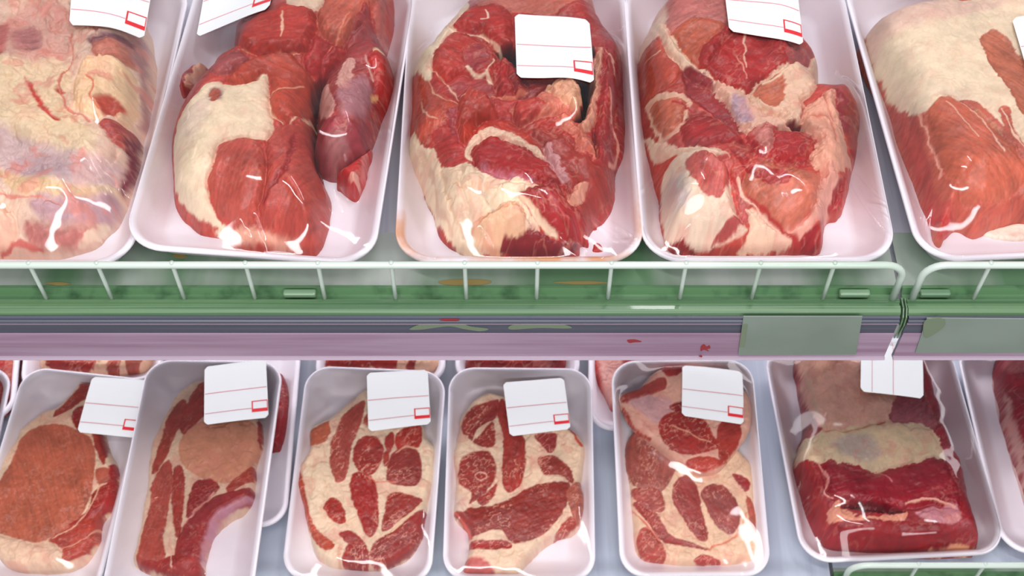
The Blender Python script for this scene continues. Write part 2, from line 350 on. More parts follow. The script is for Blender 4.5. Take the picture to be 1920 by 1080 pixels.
class Package:
    def __init__(s, corners, H, R, label, zdeck=0.0, lift=0.0, tilt=0.0, L=None, W=None, group=None, foam=None, roll=0.0):
        s.M, s.W, s.L = pose(corners, zdeck+H+lift, zdeck+H+lift+tilt, W, L, roll); s.H = H; s.R = R
        s.M[:3, 3] -= s.M[:3, 2]*H; s.Mi = np.linalg.inv(s.M)
        s.root = empty('packaged_meat', s.M, label, 'packaged meat', group)
        link('foam_tray', tray_mesh(s.W, s.L, H, R), s.root, foam or M_foam); s.tops = []
        s.o = s.Mi[:3, :3] @ CAM + s.Mi[:3, 3]
    def px(s, u, v, h):
        d = s.Mi[:3, :3] @ ray(u, v); t = (h-s.o[2])/d[2]; return (s.o+d*t)[:2]

    def meat(s, name, outline, H, regions=(), veins=(), base=(190, 50, 40), edge=0.02, seed=1, res=0.0006, rough=1.0, lump=1.0, marble=0.3, warp=0.6, mf=1.0, relief=1.5, grain=0.68, blush=0.6, fibre=30, z0=FLOOR, power=2.2, label=None, grooves=()):
        nz = Noise(seed); O = np.array(outline, float); vmin, vmax = O[:, 1].min(), O[:, 1].max()
        P = np.array([s.px(u, v, z0+H*(0.06+0.42*(1-(v-vmin)/(vmax-vmin)))) for u, v in O]); P = spline(P, 6)
        P = P+np.c_[nz.fbm(P[:, 0]*90, P[:, 1]*90), nz.fbm(P[:, 0]*90+50, P[:, 1]*90+50)]*0.0016
        if H > 0.04:   # soft flanks swell a little past their foot
            c0 = P.mean(0); dd_ = P-c0; P = P+dd_/np.linalg.norm(dd_, axis=1)[:, None]*0.0022
        # keep the meat inside the tray
        hw, hl = s.W/2-0.003, s.L/2-0.0075; P[:, 0] = np.clip(P[:, 0], -hw, hw); P[:, 1] = np.clip(P[:, 1], -hl, hl)
        x0, y0 = P.min(0)-2*res; x1, y1 = P.max(0)+2*res
        xs = np.arange(x0, x1, res); ys = np.arange(y0, y1, res); X, Y = np.meshgrid(xs, ys, indexing='ij')
        D, NX, NY = seg_dist(X, Y, P, True, True); I = inside(X, Y, P)
        # dome: steep at the sides and back, a gentle fall towards the front; worked out on a coarse grid and smoothed
        gr = 0.0015 if edge > 0.012 else 0.0008; gx = np.arange(x0-3*gr, x1+4*gr, gr); gy = np.arange(y0-3*gr, y1+4*gr, gr); GX, GY = np.meshgrid(gx, gy, indexing='ij')
        GD, GNX, GNY = seg_dist(GX, GY, P, True, True); GI = inside(GX, GY, P); e0 = min(edge, 0.55*edge+0.004)
        ew = e0+(edge-e0)*np.clip((GY-GNY)/(GD+1e-6), 0, 1); q = np.clip(GD/ew, 0, 1)
        BH = np.where(GI, H*(1-(1-q)**power)**(1/power), 0)
        for _ in range(3 if edge > 0.012 else 1): BH[1:-1, 1:-1] = (BH[1:-1, 1:-1]*2+BH[2:, 1:-1]+BH[:-2, 1:-1]+BH[1:-1, 2:]+BH[1:-1, :-2])/6
        def look(x, y):
            fx = np.clip((x-gx[0])/gr, 0, len(gx)-1.001); fy = np.clip((y-gy[0])/gr, 0, len(gy)-1.001); a = fx.astype(int); b = fy.astype(int); u = fx-a; t = fy-b
            return (BH[a, b]*(1-u)+BH[a+1, b]*u)*(1-t)+(BH[a, b+1]*(1-u)+BH[a+1, b+1]*u)*t
        hs = np.linspace(z0+H, z0, 120)
        def hit(u, v):
            d = s.Mi[:3, :3] @ ray(u, v); t = (hs-s.o[2])/d[2]; qx = s.o[0]+d[0]*t; qy = s.o[1]+d[1]*t
            g = z0+look(qx, qy)-hs
            k = np.argmax(g >= 0) if (g >= 0).any() else len(hs)-1
            if k == 0: return np.array([qx[0], qy[0]])
            f = np.clip(g[k-1]/(g[k-1]-g[k]+1e-12), 0, 1); return np.array([qx[k-1]+(qx[k]-qx[k-1])*f, qy[k-1]+(qy[k]-qy[k-1])*f])
        big = nz.fbm(X*28, Y*28, 2); mid = nz.fbm(X*80+7, Y*80+3, 3); fine = nz.fbm(X*320+1, Y*320+5, 3)
        wxn = nz.fbm(X*110+31, Y*110, 4)*0.0042; wyn = nz.fbm(X*110, Y*110+77, 4)*0.0042
        Z = look(X, Y)*(1+0.10*lump*big)
        Z = Z+(0.0016*lump*mid+0.0004*rough*fine)*np.clip(D/0.006, 0, 1)*min(1, H/0.02)
        C = np.ones(X.shape+(3,))*lin(base); fatness = np.zeros(X.shape); ang = np.full(X.shape, math.radians(fibre)); mb = np.full(X.shape, float(marble))
        lean0 = 1.0 if base[1] < 0.66*base[0] else 0.0; lean = np.full(X.shape, lean0)
        f0 = math.radians(fibre); fringe = (0.0011*nz.fbm((X*math.cos(f0)+Y*math.sin(f0))*70, (-X*math.sin(f0)+Y*math.cos(f0))*520, 3)+0.0008*fine)*min(1.0, warp+0.3)
        for rg in regions:
            pts, c = rg[0], rg[1]; b = rg[2] if len(rg) > 2 else 0; op = rg[3] if len(rg) > 3 else {}
            Q = spline([hit(u, v) for u, v in pts], 5); wa = op.get('warp', 1.0)*warp
            sd = sdf(X+wxn*wa, Y+wyn*wa, Q)+fringe*op.get('warp', 1.0); so = op.get('soft', 0.0007)
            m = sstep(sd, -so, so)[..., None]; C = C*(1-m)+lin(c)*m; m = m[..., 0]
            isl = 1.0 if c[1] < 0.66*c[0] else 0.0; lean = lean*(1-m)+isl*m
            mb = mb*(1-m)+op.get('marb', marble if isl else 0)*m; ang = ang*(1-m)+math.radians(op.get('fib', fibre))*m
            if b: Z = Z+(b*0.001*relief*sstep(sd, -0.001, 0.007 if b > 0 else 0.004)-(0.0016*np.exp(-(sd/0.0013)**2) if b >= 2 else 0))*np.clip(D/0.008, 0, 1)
            elif isl: Z = Z-0.0004*np.exp(-(sd/0.0012)**2)*np.clip(D/0.005, 0, 1)
        # muscle fibres and marbling
        ca, sa = np.cos(ang), np.sin(ang); al, ac = X*ca+Y*sa, -X*sa+Y*ca
        fb = nz.fbm(al*80, ac*620, 3); patch = nz.fbm(X*60+11, Y*60+4, 3); v1 = nz.fbm(X*150+wxn*60+3, Y*150+9+wyn*60, 3)
        rid = 1-np.abs(nz.fbm(al*95*mf+5, ac*190*mf+wxn*90, 3))*8; gate = sstep(nz.fbm(X*55+60, Y*55+60, 2), -0.3, 0.3)
        line = np.clip(np.clip(rid, 0, 1)**1.2*gate*mb*1.3, 0, 0.85)*lean; speck = nz.fbm(X*500, Y*500, 2)
        C *= (1-0.13*lean+lean*(grain*(0.34*fb+0.30*patch+0.22*speck))+(1-lean)*(0.12*v1+0.12*patch+0.07*speck))[..., None]
        pk = nz.fbm(X*95+wxn*90+21, Y*95+wyn*90+13, 4); pink = (np.clip(0.25*np.clip(patch*1.5, 0, 1)+0.55*sstep(pk, 0.12, 0.42), 0, 1)*(1-lean)*blush)[..., None]; C = C*(1-pink)+lin((220, 138, 124))*pink
        wr = np.abs(nz.fbm(X*70+wxn*120+91, Y*70+wyn*120+17, 3)); Z = Z+min(1, H/0.03)*np.clip(D/0.006, 0, 1)*((1-lean)*0.0022*rough*np.clip(wr*3, 0, 1)+lean*0.00022*fb)-(1-lean)*0.001*rough*min(1, H/0.03)
        C = C*(1-line[..., None])+lin((226, 160, 138))*line[..., None]
        for ve in veins:
            pts, wd, c = ve[0], ve[1]*0.001, ve[2]; b = ve[3] if len(ve) > 3 else 0
            Q = open_spline([hit(u, v) for u, v in pts]); d, tt = seg_dist(X+wxn*0.5, Y+wyn*0.5, Q, False)
            ww = wd*(0.75+0.9*nz.fbm(X*110+40, Y*110, 2)); m = sstep(-d, -ww-0.0005, -ww*0.45)[..., None]
            C = C*(1-m)+lin(c)*(1+0.1*v1[..., None])*m; Z = Z+b*0.001*np.exp(-(d/(wd*1.3))**2)
        s.grid_out(name, X, Y, Z+z0, I, NX, NY, C, label, z0)
        return s
    def grid_out(s, name, X, Y, Z, I, NX, NY, C, label, z0):
        n0, n1 = X.shape; cell = I[:-1, :-1] | I[1:, :-1] | I[:-1, 1:] | I[1:, 1:]
        use = np.zeros(X.shape, bool)
        for a, b in ((0, 0), (1, 0), (0, 1), (1, 1)): use[a:n0-1+a, b:n1-1+b] |= cell
        out = use & ~I; X = np.where(out, NX, X); Y = np.where(out, NY, Y); Z = np.where(out, z0, Z)
        Z = np.where(use, np.maximum(Z, z0), z0)
        idx = -np.ones(X.shape, int); idx[use] = np.arange(use.sum())
        i, j = np.nonzero(cell); Q = np.c_[idx[i, j], idx[i+1, j], idx[i+1, j+1], idx[i, j+1]]
        V = np.c_[X[use], Y[use], Z[use]]
        o = link(name, np_mesh(name, V, Q, np.clip(C[use], 0, 1)), s.root, M_meat)
        if label: o['label'] = label
        s.tops.append(V); return o

    def wrap(s, streaks=(), seed=3, res=0.0012):
        if len(streaks) and streaks[0][0] > 1: res = 0.0006
        """cling film: a membrane pulled over rim and meat"""
        g = 0.0025; W2, L2 = s.W/2-0.0015, s.L/2-0.0015; nx, ny = int(2*W2/g)+1, int(2*L2/g)+1
        xs = np.linspace(-W2, W2, nx); ys = np.linspace(-L2, L2, ny); X, Y = np.meshgrid(xs, ys, indexing='ij')
        R = rrect(2*W2, 2*L2, s.R-0.001); I = inside(X, Y, R); rim = s.H+0.0006
        ob = np.full(X.shape, -1.0)
        for V in s.tops:
            i = np.clip(((V[:, 0]+W2)/(xs[1]-xs[0])+0.5).astype(int), 0, nx-1); j = np.clip(((V[:, 1]+L2)/(ys[1]-ys[0])+0.5).astype(int), 0, ny-1)
            np.maximum.at(ob, (i, j), V[:, 2]+0.0008)
        ob2 = ob.copy()
        for a in (-1, 0, 1):
            for b in (-1, 0, 1): ob2 = np.maximum(ob2, np.roll(np.roll(ob, a, 0), b, 1))
        Z = np.where(I, np.maximum(ob2, rim), rim)
        for k in range(500):
            A = Z.copy(); A[1:-1, 1:-1] = 0.25*(Z[2:, 1:-1]+Z[:-2, 1:-1]+Z[1:-1, 2:]+Z[1:-1, :-2]); Z = np.where(I, np.maximum(A, ob2), rim)
        for k in range(3):
            A = Z.copy(); A[1:-1, 1:-1] = 0.25*(Z[2:, 1:-1]+Z[:-2, 1:-1]+Z[1:-1, 2:]+Z[1:-1, :-2]); Z = np.where(I, A+0.0001, rim)
        s.fx, s.fy, s.fz = xs, ys, Z
        fxs = np.arange(-W2, W2+res, res); fys = np.arange(-L2, L2+res, res); FX, FY = np.meshgrid(fxs, fys, indexing='ij')
        FZ = s.film(FX, FY); nz = Noise(seed)
        D, NX, NY = seg_dist(FX, FY, R, True, True); FI = inside(FX, FY, R)
        rise = np.clip((FZ-rim)/0.004, 0, 1); ed = np.exp(-D/0.03)
        # stretched creases running in from the rim, and the bunched streaks the photo shows
        FZ = FZ+0.00020*nz.fbm(FX*60, FY*60, 2)*np.clip(D/0.01, 0, 1)
        for (u, v, au, av, wd, n, amp) in streaks:    # centre px, end px, fan width px, count, amplitude mm
            h = s.H+0.006
            for _ in range(5): c = s.px(u, v, h); h = float(s.film(np.array([c[0]]), np.array([c[1]]))[0])
            e = s.px(au, av, h); dv = e-c; Ls = np.linalg.norm(dv); dv /= Ls; pr = np.array([-dv[1], dv[0]]); rs = np.random.RandomState(int(u+v))
            a = (FX-c[0])*dv[0]+(FY-c[1])*dv[1]; p = (FX-c[0])*pr[0]+(FY-c[1])*pr[1]; wdm = wd*0.00039
            for k in range(n):
                off = (k/(max(n-1, 1))-0.5)*wdm+rs.uniform(-1, 1)*wdm/n*0.4; fan = rs.uniform(0.35, 0.8); st = rs.uniform(-0.15, 0.35); ln = rs.uniform(0.5, 1.0)
                q = a/Ls; pp = p-off*(1-fan*np.clip(q, 0, 1)); wdt = rs.uniform(0.0007, 0.0013)
                FZ = FZ+amp*0.0016*rs.uniform(0.5, 1)*np.exp(-(pp/wdt)**2)*sstep(q, st-0.1, st+0.15)*sstep(-q, -ln-0.1, -ln+0.15)
        n0, n1 = FX.shape; I2 = FI; cell = I2[:-1, :-1] | I2[1:, :-1] | I2[:-1, 1:] | I2[1:, 1:]
        use = np.zeros(FX.shape, bool)
        for a, b in ((0, 0), (1, 0), (0, 1), (1, 1)): use[a:n0-1+a, b:n1-1+b] |= cell
        out = use & ~I2; X_ = np.where(out, NX, FX); Y_ = np.where(out, NY, FY); Z_ = np.where(out, rim-0.0001, FZ)
        idx = -np.ones(FX.shape, int); idx[use] = np.arange(use.sum()); i, j = np.nonzero(cell)
        Q = np.c_[idx[i, j], idx[i+1, j], idx[i+1, j+1], idx[i, j+1]]
        o = link('plastic_wrap', np_mesh('plastic_wrap', np.c_[X_[use], Y_[use], Z_[use]], Q), s.root, M_film); return s
    def film(s, x, y):
        n0, n1 = s.fz.shape
        fx = np.clip((x-s.fx[0])/(s.fx[1]-s.fx[0]), 0, n0-1.001); fy = np.clip((y-s.fy[0])/(s.fy[1]-s.fy[0]), 0, n1-1.001)
        i = fx.astype(int); j = fy.astype(int); a = fx-i; b = fy-j
        def wt(t): return ((1-t)**3/6, (3*t**3-6*t*t+4)/6, (-3*t**3+3*t*t+3*t+1)/6, t**3/6)
        wa, wb = wt(a), wt(b); Z = 0
        for p_ in range(4):
            for q_ in range(4): Z = Z+wa[p_]*wb[q_]*s.fz[np.clip(i+p_-1, 0, n0-1), np.clip(j+q_-1, 0, n1-1)]
        return Z
    def label(s, TL, TR, BR, BL, rot90=False, curl=0.0):
        """price sticker lying on the film: paper, two thin lines and the red box"""
        def hit(u, v):
            h = s.H+0.012
            for _ in range(8): c = s.px(u, v, h); h = 0.5*h+0.5*float(s.film(np.array([c[0]]), np.array([c[1]]))[0])
            return s.px(u, v, h)
        c = [hit(*p) for p in (TL, TR, BR, BL)]
        def at(a, b, off):   # a right, b down in 0..1
            q = (c[0]*(1-a)+c[1]*a)*(1-b)+(c[3]*(1-a)+c[2]*a)*b
            gs = [float(s.film(np.array([q[0]+dx]), np.array([q[1]+dy]))[0]) for dx in (-0.006, 0, 0.006) for dy in (-0.006, 0, 0.006)]
            return (q[0], q[1], sum(gs)/9+0.0012+off+curl*0.004*(1-b)**2)
        def sheet(name, a0, b0, a1, b1, off, th, m, parent, na=12, nb=12, rnd=0.0):
            V = []; Q = []
            for L_ in (0, 1):
                for i in range(na+1):
                    for j in range(nb+1):
                        a = a0+(a1-a0)*i/na; b = b0+(b1-b0)*j/nb
                        if rnd:
                            for (ca_, cb_) in ((a0, b0), (a1, b0), (a0, b1), (a1, b1)):
                                if abs(a-ca_) < 1e-6 and abs(b-cb_) < 1e-6: a += (0.5*(a0+a1)-a)*rnd; b += (0.5*(b0+b1)-b)*rnd
                        V.append(at(a, b, off-(th if L_ else 0)))
            n = (na+1)*(nb+1)
            def id_(i, j, k=0): return k*n+i*(nb+1)+j
            for i in range(na):
                for j in range(nb): Q.append((id_(i, j), id_(i+1, j), id_(i+1, j+1), id_(i, j+1))); Q.append((id_(i, j, 1), id_(i, j+1, 1), id_(i+1, j+1, 1), id_(i+1, j, 1)))
            for i in range(na): Q.append((id_(i, 0, 1), id_(i+1, 0, 1), id_(i+1, 0), id_(i, 0))); Q.append((id_(i, nb), id_(i+1, nb), id_(i+1, nb, 1), id_(i, nb, 1)))
            for j in range(nb): Q.append((id_(0, j), id_(0, j+1), id_(0, j+1, 1), id_(0, j, 1))); Q.append((id_(na, j, 1), id_(na, j+1, 1), id_(na, j+1), id_(na, j)))
            return raw(name, V, Q, parent, m, False)
        p = sheet('price_label', 0, 0, 1, 1, 0, 0.00025, M_paper, s.root, 18, 18, 0.05)
        k = 0.0003
        def q(name, a0, b0, a1, b1, m, na=1, nb=1):
            if rot90: a0, b0, a1, b1 = 1-b1, 1-a1, 1-b0, 1-a0; 
            return sheet(name, a0, b0, a1, b1, k, 0.0002, m, p, max(na, nb), max(na, nb))
        q('printed_line', 0.01, 0.478, 0.99, 0.486, M_thin, 10); q('printed_line', 0.01, 0.815, 0.74, 0.822, M_thin, 8)
        # red box: one mesh of four bars
        bars = [q('red_box', 0.745, 0.832, 0.995, 0.885, M_red, 4), q('red_box', 0.745, 0.705, 0.765, 0.84, M_red, 1, 3), q('red_box', 0.745, 0.70, 0.995, 0.713, M_red, 4)]
        if not rot90: bars.append(q('red_box', 0.985, 0.70, 0.995, 0.84, M_red, 1, 3))
        V = []; Q = []
        for b_ in bars:
            n = len(V); V += [tuple(v.co) for v in b_.data.vertices]; Q += [tuple(n+i for i in pl.vertices) for pl in b_.data.polygons]
        for b_ in bars: bpy.data.objects.remove(b_)
        o = raw('red_box', V, Q, p, M_red); o.name = 'printed_box'
        return s

C_, Y_, K_ = (238, 220, 192), (234, 204, 166), (228, 164, 142)
UP = dict(H=0.030, R=0.030, L=0.30)
G1 = None
# ---- upper shelf, left to right
p = Package((None, None, (243, 497), (-232, 492)), label='pale fatty meat joint in a white tray, leftmost on the upper shelf', **UP)
p.meat('meat_joint', [(-120, 60), (-60, -20), (40, -30), (110, -35), (200, -30), (262, 20), (280, 90), (282, 160), (272, 230), (262, 262), (262, 310), (242, 360), (226, 405), (200, 432), (175, 458), (120, 476), (60, 484), (0, 482), (-100, 470), (-160, 350), (-170, 200)], 0.052, [
    ([(20, 30), (100, 0), (135, 40), (125, 95), (60, 112), (0, 100)], (214, 168, 152), 0, dict(soft=.004)),
    ([(25, 60), (60, 45), (75, 80), (50, 100), (28, 90)], (196, 128, 124), 0, dict(soft=.004)),
    ([(0, 45), (18, 50), (10, 110), (-30, 140), (-60, 90)], (200, 112, 104), 0, dict(soft=.003)),
    ([(-20, 125), (60, 112), (110, 102), (135, 150), (115, 185), (160, 230), (185, 262), (160, 300), (100, 275), (40, 255), (-20, 240)], (236, 212, 178), 1.5, dict(soft=.003)),
    ([(170, 70), (215, 75), (255, 95), (262, 130), (225, 120), (190, 118)], (206, 122, 100), 2, dict(soft=.0015)),
    ([(245, 80), (275, 85), (284, 230), (264, 245), (266, 165)], (178, 132, 128), 0, dict(soft=.003)),
    ([(165, 70), (245, 78), (240, 90), (180, 85)], (150, 92, 98), 0, dict(soft=.003)),
    ([(135, 165), (155, 122), (200, 112), (245, 135), (262, 178), (255, 222), (236, 238), (205, 212), (172, 214), (140, 195)], (240, 206, 166), 6, dict(soft=.001)),
    ([(182, 195), (205, 192), (232, 206), (240, 222), (215, 216), (192, 210)], (206, 88, 70), -3, dict(soft=.002)),
    ([(-10, 245), (60, 262), (120, 275), (200, 300), (240, 325), (200, 352), (100, 340), (-10, 335)], (208, 182, 180), 0, dict(soft=.005)),
    ([(20, 290), (90, 285), (140, 320), (80, 335), (20, 325)], (196, 168, 172), 0, dict(soft=.004)),
    ([(-10, 312), (100, 342), (180, 350), (225, 368), (130, 374), (40, 364)], (222, 192, 152), .5, dict(soft=.003)),
    ([(185, 222), (240, 240), (264, 268), (250, 292), (222, 276), (200, 250)], (190, 82, 76), 2),
    ([(236, 285), (262, 262), (266, 330), (238, 372), (228, 352), (243, 310)], (128, 42, 56), -1, dict(soft=.002)),
    ([(60, 374), (140, 366), (222, 380), (205, 425), (130, 420), (70, 405)], (196, 156, 162), 1.5, dict(soft=.003)),
    ([(55, 415), (130, 425), (190, 428), (192, 450), (130, 470), (60, 460)], (200, 122, 114), 1, dict(soft=.003)),
    ([(165, 425), (200, 420), (190, 452), (150, 466)], (232, 206, 180), 1),
    ([(-40, 375), (18, 395), (30, 430), (22, 458), (-30, 470)], (236, 192, 166), 4),
    ([(45, 150), (56, 155), (75, 182), (112, 228), (104, 226), (70, 195)], (212, 64, 54), -1, dict(soft=.0015)),
    ([(108, 164), (120, 168), (115, 174), (105, 172)], (206, 70, 54), 0, dict(soft=.0015)),
], [([(130, 60), (132, 110), (112, 150), (120, 190), (165, 220)], 1.2, (212, 130, 110), -1.2), ([(0, 362), (60, 372), (110, 384), (120, 400)], 1.0, (212, 140, 125), -.8), ([(0, 470), (40, 455), (80, 470)], 1.5, (206, 110, 100), -1.5), ([(165, 150), (180, 170), (172, 190), (186, 205)], .8, (214, 120, 90), -1)],
    blush=1.0, base=(228, 196, 174), edge=.058, power=1.75, seed=11, lump=1.6, label='pale fatty joint with lavender silverskin')
p.wrap([(232, 372, 160, 290, 46, 9, .5), (262, 300, 225, 262, 26, 5, .5)], seed=5).label((160, -62), (294, -46), (270, 76), (130, 49), curl=1)

p = Package((None, None, (700, 497), (224, 461)), label='boneless pink meat cuts with a white fat sheet, in the tilted upper tray', roll=.007, **UP)
p.meat('meat_trimming', [(334, 185), (338, 160), (352, 142), (366, 130), (392, 128), (388, 145), (370, 165), (352, 205), (342, 200)], .022, [([(345, 150), (360, 128), (392, 126), (388, 145), (365, 168), (348, 160)], (232, 176, 142), 2)], base=(180, 60, 58), edge=.008, seed=3)
p.meat('meat_cut', [(437, 60), (470, 30), (520, 8), (600, -15), (640, -40), (730, -40), (738, 30), (722, 88), (710, 120), (680, 150), (640, 170), (608, 200), (592, 240), (592, 290), (606, 340), (618, 380), (610, 430), (595, 470), (575, 474), (530, 462), (480, 466), (440, 458), (412, 438), (370, 425), (336, 385), (328, 330), (325, 270), (336, 225), (360, 180), (392, 145), (405, 125), (438, 100)], .046, [
    ([(540, 4), (600, -15), (600, 18), (565, 22)], (232, 206, 178), 1),
    ([(437, 64), (470, 34), (530, 14), (592, 24), (592, 60), (575, 92), (530, 104), (480, 100), (448, 86)], (196, 60, 46), 6, dict(fib=20, marble=.1)),
    ([(596, 20), (640, -20), (705, -20), (684, 48), (640, 82), (602, 64)], (208, 102, 78), 4, dict(fib=60, marble=.05)),
    ([(655, 70), (682, 10), (702, 55), (716, 90), (702, 125), (650, 145), (604, 150), (618, 100)], (178, 62, 60), 3, dict(fib=60, marble=.1)),
    ([(700, -20), (736, -20), (720, 88), (708, 60)], (206, 104, 90), 2, dict(fib=80, marble=.05)),
    ([(585, 70), (625, 78), (648, 95), (630, 130), (600, 150), (570, 120)], (190, 50, 46), 3, dict(fib=60, marble=.15)),
    ([(400, 128), (440, 95), (470, 112), (455, 124), (422, 142), (402, 140)], (180, 86, 84), 2, dict(soft=.0015)),
    ([(425, 150), (460, 118), (500, 104), (540, 100), (575, 130), (590, 160), (595, 232), (560, 242), (528, 222), (505, 200), (502, 150), (460, 160)], (196, 74, 52), 4, dict(fib=-20, marble=.1)),
    ([(330, 240), (365, 180), (395, 152), (430, 160), (470, 156), (500, 142), (503, 180), (512, 238), (500, 262), (480, 262), (450, 258), (412, 268), (400, 300), (388, 340), (396, 385), (420, 425), (446, 455), (425, 455), (395, 430), (350, 395), (328, 350)], (238, 218, 188), 2, dict(warp=.6)),
    ([(340, 235), (380, 190), (400, 200), (380, 240), (350, 270)], (226, 204, 184), 0, dict(soft=.005)),
    ([(392, 180), (400, 170), (414, 172), (418, 184), (408, 194), (396, 192)], (140, 92, 108), 0, dict(soft=.0025)),
    ([(392, 182), (402, 172), (414, 176), (410, 190), (400, 196)], (184, 84, 58), -.5),
    ([(400, 302), (412, 275), (440, 262), (465, 264), (485, 272), (496, 292), (500, 335), (488, 385), (470, 418), (445, 425), (420, 410), (396, 372), (390, 342)], (198, 86, 72), 3, dict(fib=75, marble=.12)),
    ([(515, 240), (540, 228), (580, 240), (592, 290), (607, 342), (612, 382), (596, 470), (570, 470), (500, 432), (488, 395), (500, 330), (500, 278)], (196, 78, 66), 4, dict(fib=65, marble=.15)),
    ([(548, 270), (562, 262), (545, 320), (515, 360), (502, 400), (498, 380), (515, 345), (535, 315)], (168, 50, 50), -2, dict(soft=.0015)),
    ([(338, 378), (362, 402), (395, 425), (412, 438), (370, 428), (338, 398)], (196, 86, 76), 0),
    ([(440, 430), (500, 432), (560, 462), (520, 468), (450, 462)], (226, 170, 146), 0, dict(soft=.002)),
    ([(590, 160), (614, 150), (640, 165), (610, 200), (598, 250), (606, 320), (612, 350), (590, 322), (584, 240)], (110, 22, 26), -22, dict(soft=.002)),  # gap between the cuts: its shade is painted in as dark red
], [([(530, 35), (532, 60), (530, 82)], .8, (238, 190, 160)), ([(452, 90), (480, 102), (520, 104), (560, 100)], .9, (228, 150, 120), -1), ([(655, 30), (636, 70), (620, 100)], .9, (226, 140, 110), -1), ([(500, 175), (540, 172), (570, 172)], .7, (226, 160, 130), -.6), ([(505, 200), (520, 222), (545, 232), (590, 236)], 1.2, (234, 190, 160), -1),
    ([(690, 0), (700, 60), (712, 95)], 1, (170, 40, 40), -1.5)], base=(196, 70, 56), edge=.045, power=1.8, seed=22, rough=.35, blush=.25, label='pink cut under a white fat sheet', marble=.12)
p.meat('meat_piece', [(600, 205), (612, 175), (630, 140), (645, 112), (672, 95), (700, 93), (726, 110), (741, 150), (738, 185), (717, 222), (702, 252), (694, 290), (690, 312), (660, 328), (625, 335), (602, 322), (594, 300), (598, 262), (600, 235)], .052, [
    ([(690, 105), (725, 112), (742, 160), (732, 202), (700, 232), (694, 182), (702, 150)], (186, 38, 34), 2),
    ([(640, 122), (664, 112), (662, 140), (650, 165), (630, 165)], (216, 160, 148), 1),
    ([(645, 160), (686, 140), (694, 190), (682, 222), (645, 215), (632, 190)], (182, 122, 128), 0, dict(soft=.003)),
    ([(600, 232), (650, 222), (690, 240), (690, 300), (660, 325), (612, 322), (596, 290)], (158, 58, 66), 1, dict(soft=.003)),
    ([(612, 260), (640, 246), (650, 290), (630, 312), (614, 295)], (182, 116, 116), 0, dict(soft=.004)),
    ([(598, 190), (615, 170), (625, 200), (612, 222), (600, 215)], (206, 150, 140), 1),
    ([(694, 170), (706, 175), (704, 188), (694, 184)], (230, 170, 120), 0)],
    [([(685, 105), (692, 125), (700, 145)], .9, (220, 170, 160)), ([(700, 95), (718, 100)], 1.5, (238, 200, 160))], base=(170, 60, 60), edge=.03, power=1.9, seed=31, label='wine-red shank piece')
p.meat('bone_piece', [(632, 345), (655, 328), (682, 300), (696, 276), (698, 290), (690, 320), (682, 352), (666, 378), (650, 366), (640, 356)], .026, [([(680, 300), (697, 276), (690, 330), (676, 345)], (226, 120, 112), 1), ([(655, 340), (672, 335), (670, 352)], (236, 180, 160), 1)], base=(196, 44, 42), edge=.008, seed=8)
p.wrap([(730, 250, 650, 190, 40, 8, .55), (640, 385, 600, 300, 40, 7, .5), (680, 372, 650, 300, 24, 5, .5), (470, 460, 450, 420, 10, 2, .5), (500, 470, 478, 420, 8, 2, .6)], seed=6).label((392, -52), (528, -94), (505, 18), (368, 72), curl=1)

